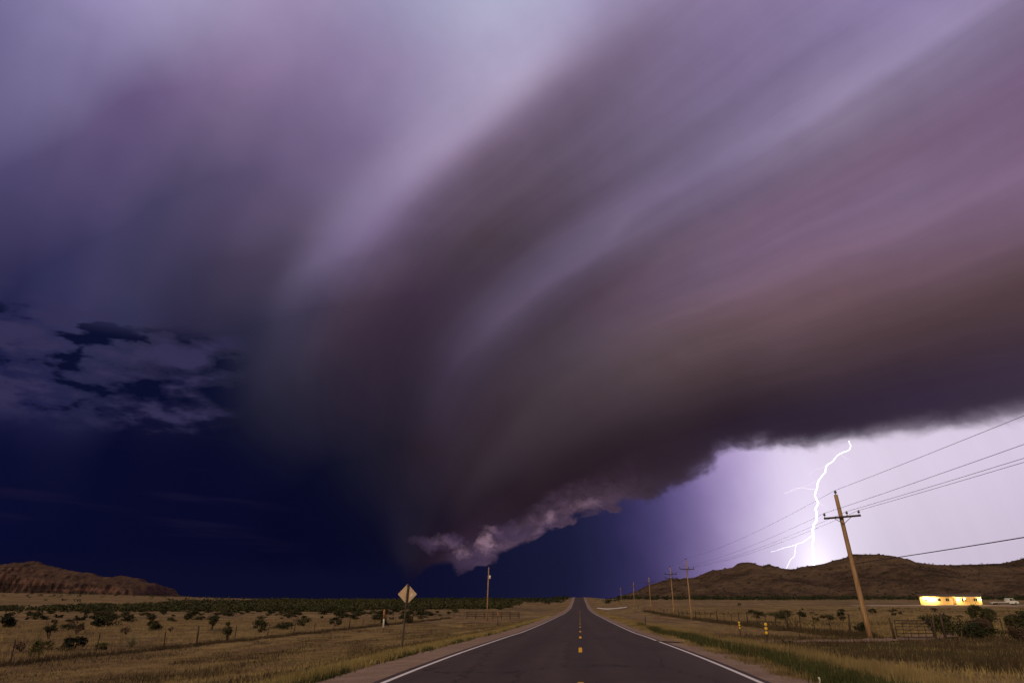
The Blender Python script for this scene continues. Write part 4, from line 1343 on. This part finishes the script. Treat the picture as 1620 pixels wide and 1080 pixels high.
# brush on the right round the gate
for a in [
    (TREE[1], 28.6, 55.0, 1.0, 'leafy small tree tallest in the dark brush right of the gate', 0.95),
    (MESQ[0], 25.6, 49.5, 0.85, 'dark mesquite directly right of the gate post', 1.0),
    (ROUND[1], 23.6, 46.6, 1.15, 'dense dark bush crowding the foot of the gate post', 0.85),
    (MESQ[2], 30.8, 50.6, 0.9, 'broad dark mesquite in the middle of the brush right of the gate', 1.05),
    (RUSS[0], 27.0, 46.0, 1.3, 'reddish twiggy shrub low in the brush right of the gate', 0.95),
    (ROUND[2], 30.6, 46.8, 1.4, 'very dark round bush low in the right-hand brush', 0.8),
    (MESQ[3], 35.4, 55.0, 1.0, 'mesquite at the right picture edge behind the short fence', 1.0),
    (RUSS[1], 22.8, 41.0, 1.1, 'grey-brown dry shrub in front of the short fence', 0.8),
    (ROUND[0], 26.4, 42.2, 1.2, 'dark low bush in the grass at the lower right', 0.65),
    (MESQ[4], 68.0, 134.0, 1.15, 'dark bush between the brush and the lit house', 1.3),
    (MESQ[1], 72.0, 137.0, 0.9, 'smaller bush at the right shoulder of the bush before the house', 1.0),
    (MESQ[2], 43.0, 96.0, 0.85, 'low spreading bush seen above the gate', 0.75),
    (ROUND[1], 45.2, 132.7, 1.0, 'small dark bush in the pale field left of the leaning pole', 0.9),
    (MESQ[3], 59.8, 157.0, 0.85, 'small bush in the pale field right of the leaning pole', 0.8),
    (ROUND[2], 19.6, 53.6, 0.85, 'dark bush between the leaning pole and the gate', 1.0),
    (MESQ[0], 29.9, 112.0, 1.0, 'dark low mesquite cluster edge behind the nearer amber marker', 0.7),
    (MESQ[1], 28.2, 120.0, 1.05, 'dark mesquite behind the fence above the farther amber marker', 0.75),
    (MESQ[4], 34.5, 128.0, 1.1, 'widest dark mesquite in the right field cluster', 0.75),
    (MESQ[2], 24.0, 49.0, 0.75, 'dark mesquite rising just behind the right gate post', 0.95),
    (ROUND[0], 22.7, 45.3, 0.9, 'round dark bush at the foot of the right gate post, nearest the gate', 0.8),
    (MESQ[4], 24.2, 52.5, 0.9, 'loose dark mesquite between the gate and the tallest small tree', 1.1),
    (RUSS[1], 24.2, 47.4, 1.2, 'russet twiggy shrub between the gate and the small tree', 1.0),
    (MESQ[1], 27.6, 48.6, 1.05, 'dark mesquite behind the reddish twiggy shrub', 1.0),
    (ROUND[2], 33.0, 48.2, 1.5, 'big dark bush beside the right picture edge, behind the brown weeds', 0.9),
    (RUSS[0], 29.2, 44.4, 1.5, 'tall grey-brown twiggy shrub low in the right-hand brush', 0.9),
    (MESQ[3], 25.2, 44.6, 0.8, 'low dark mesquite just right of the gate foot', 0.8),
    (RUSS[1], 25.0, 39.4, 1.2, 'dry brown shrub standing in the weeds at the lower right', 0.75),
    (ROUND[1], 22.0, 37.6, 0.8, 'low dark bush in the weeds below the gate', 0.6),
    (MESQ[0], 36.2, 60.0, 1.0, 'mesquite behind the big dark bush at the right picture edge', 1.0),
    (MESQ[2], 31.5, 121.0, 1.2, 'low mesquite at the left of the right field cluster', 0.6),
    (MESQ[3], 38.5, 133.0, 1.1, 'low mesquite at the far right of the right field cluster', 0.6),
    (ROUND[0], 8.9, 33.2, 0.42, 'small dark bush beside the dirt track near the amber marker', 0.8),
]:
    plant(a[0], a[1], a[2], a[3], a[4], 'tree' if 'tree' in a[0].name else 'bush', None, a[5])

# the belt of mesquite beyond the left fence
cnt = 0
tries = 0
placed = []
while cnt < 175 and tries < 6000:
    tries += 1
    y = random.uniform(86, 235)
    az = random.uniform(-46, -9)
    x = y * math.tan(R_(az))
    if x > -34 or x < -190:
        continue
    dens = 0.25 + 0.75 * (1 if y > 118 else 0)
    if wob(x, y, 0.075, 4.0) < -0.12 and y < 170:
        continue
    if random.random() > dens or any((x - a) ** 2 + (y - b) ** 2 < 4 for a, b in placed):
        continue
    placed.append((x, y))
    k = random.choice(MESQ + MESQ + ROUND[:1])
    sc = random.choice((0.45, 0.6, 0.8, 1.0, 1.25, 1.6)) * random.uniform(0.9, 1.15)
    size = 'small' if sc < 0.72 else ('mid-sized' if sc < 1.15 else 'large')
    row = 'front edge' if y < 125 else ('middle' if y < 180 else 'back')
    spot = 'below the mesa' if az < -33 else ('right of mesa foot' if az < -26 else ('midway to diamond sign' if az < -19 else 'near the diamond sign'))
    shape = 'round dark' if k is ROUND[0] else 'dark green'
    plant(k, x, y, sc, '%s %s bush, %s of left scrub belt, %s' % (size, shape, row, spot), 'bush', 'scrub belt beyond the left fence', random.uniform(0.42, 0.8))
    cnt += 1
cnt = 0
while cnt < 44:
    y = random.uniform(95, 235)
    az = random.uniform(10, 38)
    x = y * math.tan(R_(az))
    if x < 24 or 100 < x < 140 and y > 200:
        continue
    sc = random.uniform(0.4, 0.85)
    k = random.choice(MESQ + ROUND)
    spot = 'left of the second nearest pole' if az < 12.5 else ('between second pole and leaning pole' if az < 20 else ('between leaning pole and house' if az < 27 else 'before the house and truck'))
    plant(k, x, y, sc, '%s %s bush in %s right pasture, %s' % ('tiny' if sc < 0.6 else 'small', 'rounded' if k in ROUND else 'spreading', 'near' if y < 150 else 'far', spot), 'bush', 'scattered bushes in the right field', random.uniform(0.6, 0.9))
    cnt += 1


def scrub_mass(name, pts, size, nleaf, leaf, mat, label, seed, zf=ground_z):
    """far vegetation reading as one mass"""
    r = np.random.default_rng(seed)
    P = np.array(pts, float)
    n = len(P)
    z = zf(P[:, 0], P[:, 1])
    s = r.uniform(size[0], size[1], n)
    d = r.normal(size=(n, nleaf, 3))
    d /= np.linalg.norm(d, axis=2)[:, :, None]
    rad = r.random((n, nleaf, 1)) ** 0.4
    off = d * rad * np.array([1.15, 1.15, 0.62]) * s[:, None, None]
    c = np.stack([P[:, 0], P[:, 1], z + s * 0.5], 1)[:, None, :] + off
    a = r.normal(size=(n, nleaf, 3)); a /= np.linalg.norm(a, axis=2)[:, :, None]
    b = np.cross(a, r.normal(size=(n, nleaf, 3))); b /= np.linalg.norm(b, axis=2)[:, :, None]
    ls = leaf * r.uniform(0.6, 1.4, (n, nleaf, 1)) * s[:, None, None]
    V = np.stack([c - a * ls, c + a * ls * 0.5 + b * ls * 0.6, c + a * ls * 0.5 - b * ls * 0.6], 2).reshape(-1, 3)
    o = np_obj(name, V, np.arange(len(V)).reshape(-1, 3), M[mat])
    return tag(o, label, 'scrub', kind='stuff')


r = np.random.default_rng(99)
pts = []
while len(pts) < 4600:
    d = 200 * math.exp(r.uniform(0, 1.15)); az = r.uniform(-50, -4.5)
    x, y = d * math.sin(R_(az)), d * math.cos(R_(az))
    if x > -24 - 0.02 * y or (y < 235 and az > -45):
        continue
    if wob(x * 0.02, y * 0.03, 1.0, 3.0) < -0.25:
        continue
    # leave the bare plain open towards the far left
    lim = 330 + 330 * float(sstep(az, -40, -18))
    if d > lim:
        continue
    pts.append((x, y))
scrub_mass('far_scrub', pts, (1.0, 1.9), 26, 0.30, 'mesquite', 'band of dark mesquite scrub across the left distance', 4)
pts = []
while len(pts) < 700:
    d = r.uniform(440, 720); az = r.uniform(-14, -0.9)
    x, y = d * math.sin(R_(az)), d * math.cos(R_(az))
    if x > -9:
        continue
    pts.append((x, y))
scrub_mass('far_treeline', pts, (1.1, 2.4), 24, 0.30, 'juniper', 'dark low treeline along the horizon either side of the road crest', 5)
pts = []
while len(pts) < 260:
    x = r.uniform(-1100, -250); y = r.uniform(420, 1400)
    if math.degrees(math.atan2(x, y)) > -16: continue
    pts.append((x, y))
scrub_mass('plain_scrub', pts, (1.2, 2.4), 16, 0.35, 'mesquite', 'sparse specks of scrub on the far left plain', 6)
pts = []
while len(pts) < 1500:
    x = r.uniform(20, 560); y = r.uniform(402, 705)
    t = hermite(x, HX, HZ)
    if r.random() < 0.35 * (y - 400) / 300: continue
    if wob(x, y, 0.05, 2.0) < -0.1 and r.random() < 0.7: continue
    pts.append((x, y))
scrub_mass('hill_scrub', pts, (0.5, 1.35), 14, 0.36, 'juniper', 'dark scrub dotted over the brown hillside', 7, hill_z)
pts = []
while len(pts) < 520:
    x = r.uniform(14, 260); y = r.uniform(352, 408) + 10 * math.sin(x * 0.06)
    pts.append((x, y))
scrub_mass('foothill_scrub', pts, (1.0, 2.0), 20, 0.32, 'juniper', 'dark hedge-like scrub line at the foot of the hill', 8)
# rocks breaking out along the ridge of the hill
mb = MB()
for _ in range(420):
    x = r.uniform(50, 560); y = 700 + r.uniform(-90, 6)
    if r.random() < 0.5: y = 700 - abs(r.normal(0, 16))
    s = r.uniform(0.35, 1.3)
    z = float(hill_z(x, y))
    q = Matrix.Rotation(r.uniform(0, 3), 3, 'Z') @ Matrix.Rotation(r.uniform(-.4, .4), 3, 'X')
    mb.box((x, y, z + s * 0.1), (s * r.uniform(1, 2.4), s * r.uniform(.8, 1.6), s), q, s * 0.2)
o = mb.build('hill_rocks', M['hill'])
tag(o, 'broken rock ledges along the crest of the hill', 'rocks', kind='stuff')


# ------------------------------------------------------------------ grasses (each kind one mass)
def grass(name, x, y, h, w, blades, mat, label, seed, lean=0.45, spread=0.10):
    """x, y, h: arrays of tuft positions and heights"""
    r = np.random.default_rng(seed)
    n = len(x)
    z = ground_z(x, y) - 0.01
    B = blades
    a = r.uniform(0, 2 * np.pi, (n, B))
    px = x[:, None] + r.normal(0, spread, (n, B)); py = y[:, None] + r.normal(0, spread, (n, B))
    hh = h[:, None] * r.uniform(0.55, 1.15, (n, B))
    lx = np.cos(a) * hh * lean * r.random((n, B)); ly = np.sin(a) * hh * lean * r.random((n, B))
    t = r.uniform(0, np.pi, (n, B))
    ww = w * r.uniform(0.7, 1.3, (n, B))
    sx, sy = np.cos(t) * ww, np.sin(t) * ww
    zz = np.repeat(z[:, None], B, 1)
    v0 = np.stack([px - sx, py - sy, zz], -1); v1 = np.stack([px + sx, py + sy, zz], -1)
    v2 = np.stack([px + lx, py + ly, zz + hh], -1)
    V = np.stack([v0, v1, v2], 2).reshape(-1, 3)
    o = np_obj(name, V, np.arange(len(V)).reshape(-1, 3), M[mat])
    return tag(o, label, 'grass', kind='stuff')


def scatter(n, x0, x1, y0, y1, r, p=1.0):
    """denser towards the camera"""
    y = y0 * (y1 / y0) ** (r.random(n) ** p)
    return r.uniform(x0, x1, n), y


# left verge: a yellow-green fringe against the gravel, then short dry grass
x, y = scatter(9000, -6.9, -5.0, 12, 140, r)
e = -5.62 - np.abs(r.normal(0, 0.24, 9000)); x = e
keep = wob(x, y, 0.8, 1.0) > -0.45
grass('verge_grass', x[keep], y[keep], 0.17 + 0.10 * r.random(keep.sum()), 0.011, 6, 'yellow_grass', 'yellow-green fringe of grass along the left gravel shoulder', 11)
x, y = scatter(2600, -5.95, -5.45, 12, 90, r)
keep = (wob(x, y, 0.9, 5.0) > 0.08)
grass('verge_weeds', x[keep], y[keep], 0.10 + 0.10 * r.random(keep.sum()), 0.016, 6, 'dark_green', 'green weeds dotted through the left verge fringe', 12)
x, y = scatter(26000, -31, -6.0, 13, 120, r)
grass('dry_grass', x, y, 0.07 + 0.11 * r.random(len(x)) ** 2, 0.010, 5, 'straw', 'short dry mown grass on the left verge', 13, 0.7, 0.16)
x, y = scatter(9000, -29, -5.6, 14, 130, r)
keep = wob(x * 0.7, y * 0.22, 1.0, 7.0) > 0.08
grass('dark_weeds', x[keep], y[keep], 0.10 + 0.14 * r.random(keep.sum()), 0.016, 7, 'dark_weed', 'dark weed streaks in the left verge grass', 14, 0.6, 0.22)
x, y = scatter(15000, -95, -31, 30, 150, r)
grass('field_grass', x, y, 0.18 + 0.24 * r.random(len(x)), 0.016, 6, 'straw', 'taller dry grass of the left field behind the fence', 15, 0.5, 0.2)
y = 18 + 150 * r.random(3600) ** 1.4; x = -30 + r.normal(0, 0.35, 3600)
grass('fence_weeds', x, y, 0.16 + 0.26 * r.random(3600), 0.018, 6, 'dark_weed', 'dark weeds grown up along the left fence line', 16, 0.5, 0.14)
# right verge: weedy gravel, a ragged dark green line, then tan grass
x, y = scatter(6500, 4.5, 7.5, 12, 75, r)
x = 5.35 + r.normal(0, 0.20, len(x)) + 0.22 * np.sin(y * 0.35) + 0.006 * (y - 12)
keep = wob(x * 0.4, y * 1.4, 0.9, 2.0) > -0.55 + 0.6 * (y > 48)
grass('green_verge', x[keep], y[keep], 0.12 + 0.24 * r.random(keep.sum()), 0.016, 7, 'dark_green', 'ragged line of dark green weeds along the right edge of the road', 17, 0.6, 0.10)
x, y = scatter(2600, 4.35, 5.2, 12, 70, r)
keep = wob(x, y, 1.1, 3.0) > 0.0
grass('shoulder_weeds', x[keep], y[keep], 0.06 + 0.12 * r.random(keep.sum()), 0.012, 5, 'straw', 'thin dry weeds on the right gravel shoulder', 23, 0.7, 0.12)
def on_track(x, y):
    return np.abs((x - 4.2) - (y - 33) * 1.25) < 2.3
x, y = scatter(7000, 5.0, 7.6, 13, 70, r)
x = 6.15 + r.normal(0, 0.42, len(x)) + 0.01 * (y - 12)
keep = ~on_track(x, y) & (wob(x, y, 0.5, 8.0) > -0.5)
grass('tan_grass', x[keep], y[keep], 0.20 + 0.24 * r.random(keep.sum()), 0.011, 6, 'straw', 'strip of tall tan grass behind the dark green weeds', 18, 0.5, 0.12)
x, y = scatter(15000, 6.5, 40.0, 16, 80, r)
keep = ~on_track(x, y) & (wob(x * 0.5, y * 0.5, 0.8, 6.0) > -0.35) & (x < y * 0.8 + 4)
grass('short_grass', x[keep], y[keep], 0.06 + 0.16 * r.random(keep.sum()), 0.012, 5, 'straw', 'short patchy dry grass between the road and the right fence', 24, 0.6, 0.18)
x, y = scatter(5000, 4.6, 7.0, 60, 260, r)
grass('pale_grass', x, y, 0.14 + 0.12 * r.random(5000), 0.014, 5, 'straw', 'pale grass fringe along the far right shoulder', 19, 0.6, 0.2)
x, y = scatter(14000, 17.5, 120, 48, 210, r)
keep = x < y * 0.85
grass('pasture_grass', x[keep], y[keep], 0.20 + 0.28 * r.random(keep.sum()), 0.022, 6, 'straw', 'golden dry pasture grass behind the right fence', 20, 0.5, 0.25)
y = 47 + 150 * r.random(3600) ** 1.5; x = 17.25 + r.normal(0, 0.4, 3600)
grass('fence_weeds', x, y, 0.18 + 0.34 * r.random(3600), 0.02, 6, 'dark_weed', 'dark weeds grown up along the right fence line', 21, 0.5, 0.14)
x, y = scatter(12000, 7.2, 42.0, 20, 47, r)
keep = ~on_track(x, y) & (wob(x * 0.8, y * 0.8, 0.7, 2.5) > -0.25 - 0.02 * (x - 12)) & (x < y * 0.8 + 6)
grass('brown_weeds', x[keep], y[keep], 0.10 + 0.30 * r.random(keep.sum()), 0.015, 6, 'dark_weed', 'brown dead weeds before the gate', 22, 0.5, 0.2)
x, y = scatter(1500, 8.0, 16.0, 26, 38, r)
keep = (wob(x, y, 0.8, 9.0) > 0.25) & ~on_track(x, y)
grass('ditch_weeds', x[keep], y[keep], 0.08 + 0.16 * r.random(keep.sum()), 0.016, 6, 'dark_green', 'green weed patches in the hollow near the amber markers', 25, 0.6, 0.2)
x, y = scatter(5200, 19, 110, 70, 200, r)
keep = (wob(x * 0.35, y * 0.9, 0.16, 2.0) > 0.22) & (x < y * 0.8)
grass('field_weeds', x[keep], y[keep], 0.22 + 0.30 * r.random(keep.sum()), 0.05, 7, 'dark_weed', 'dark weedy streaks across the right pasture', 26, 0.7, 0.5)
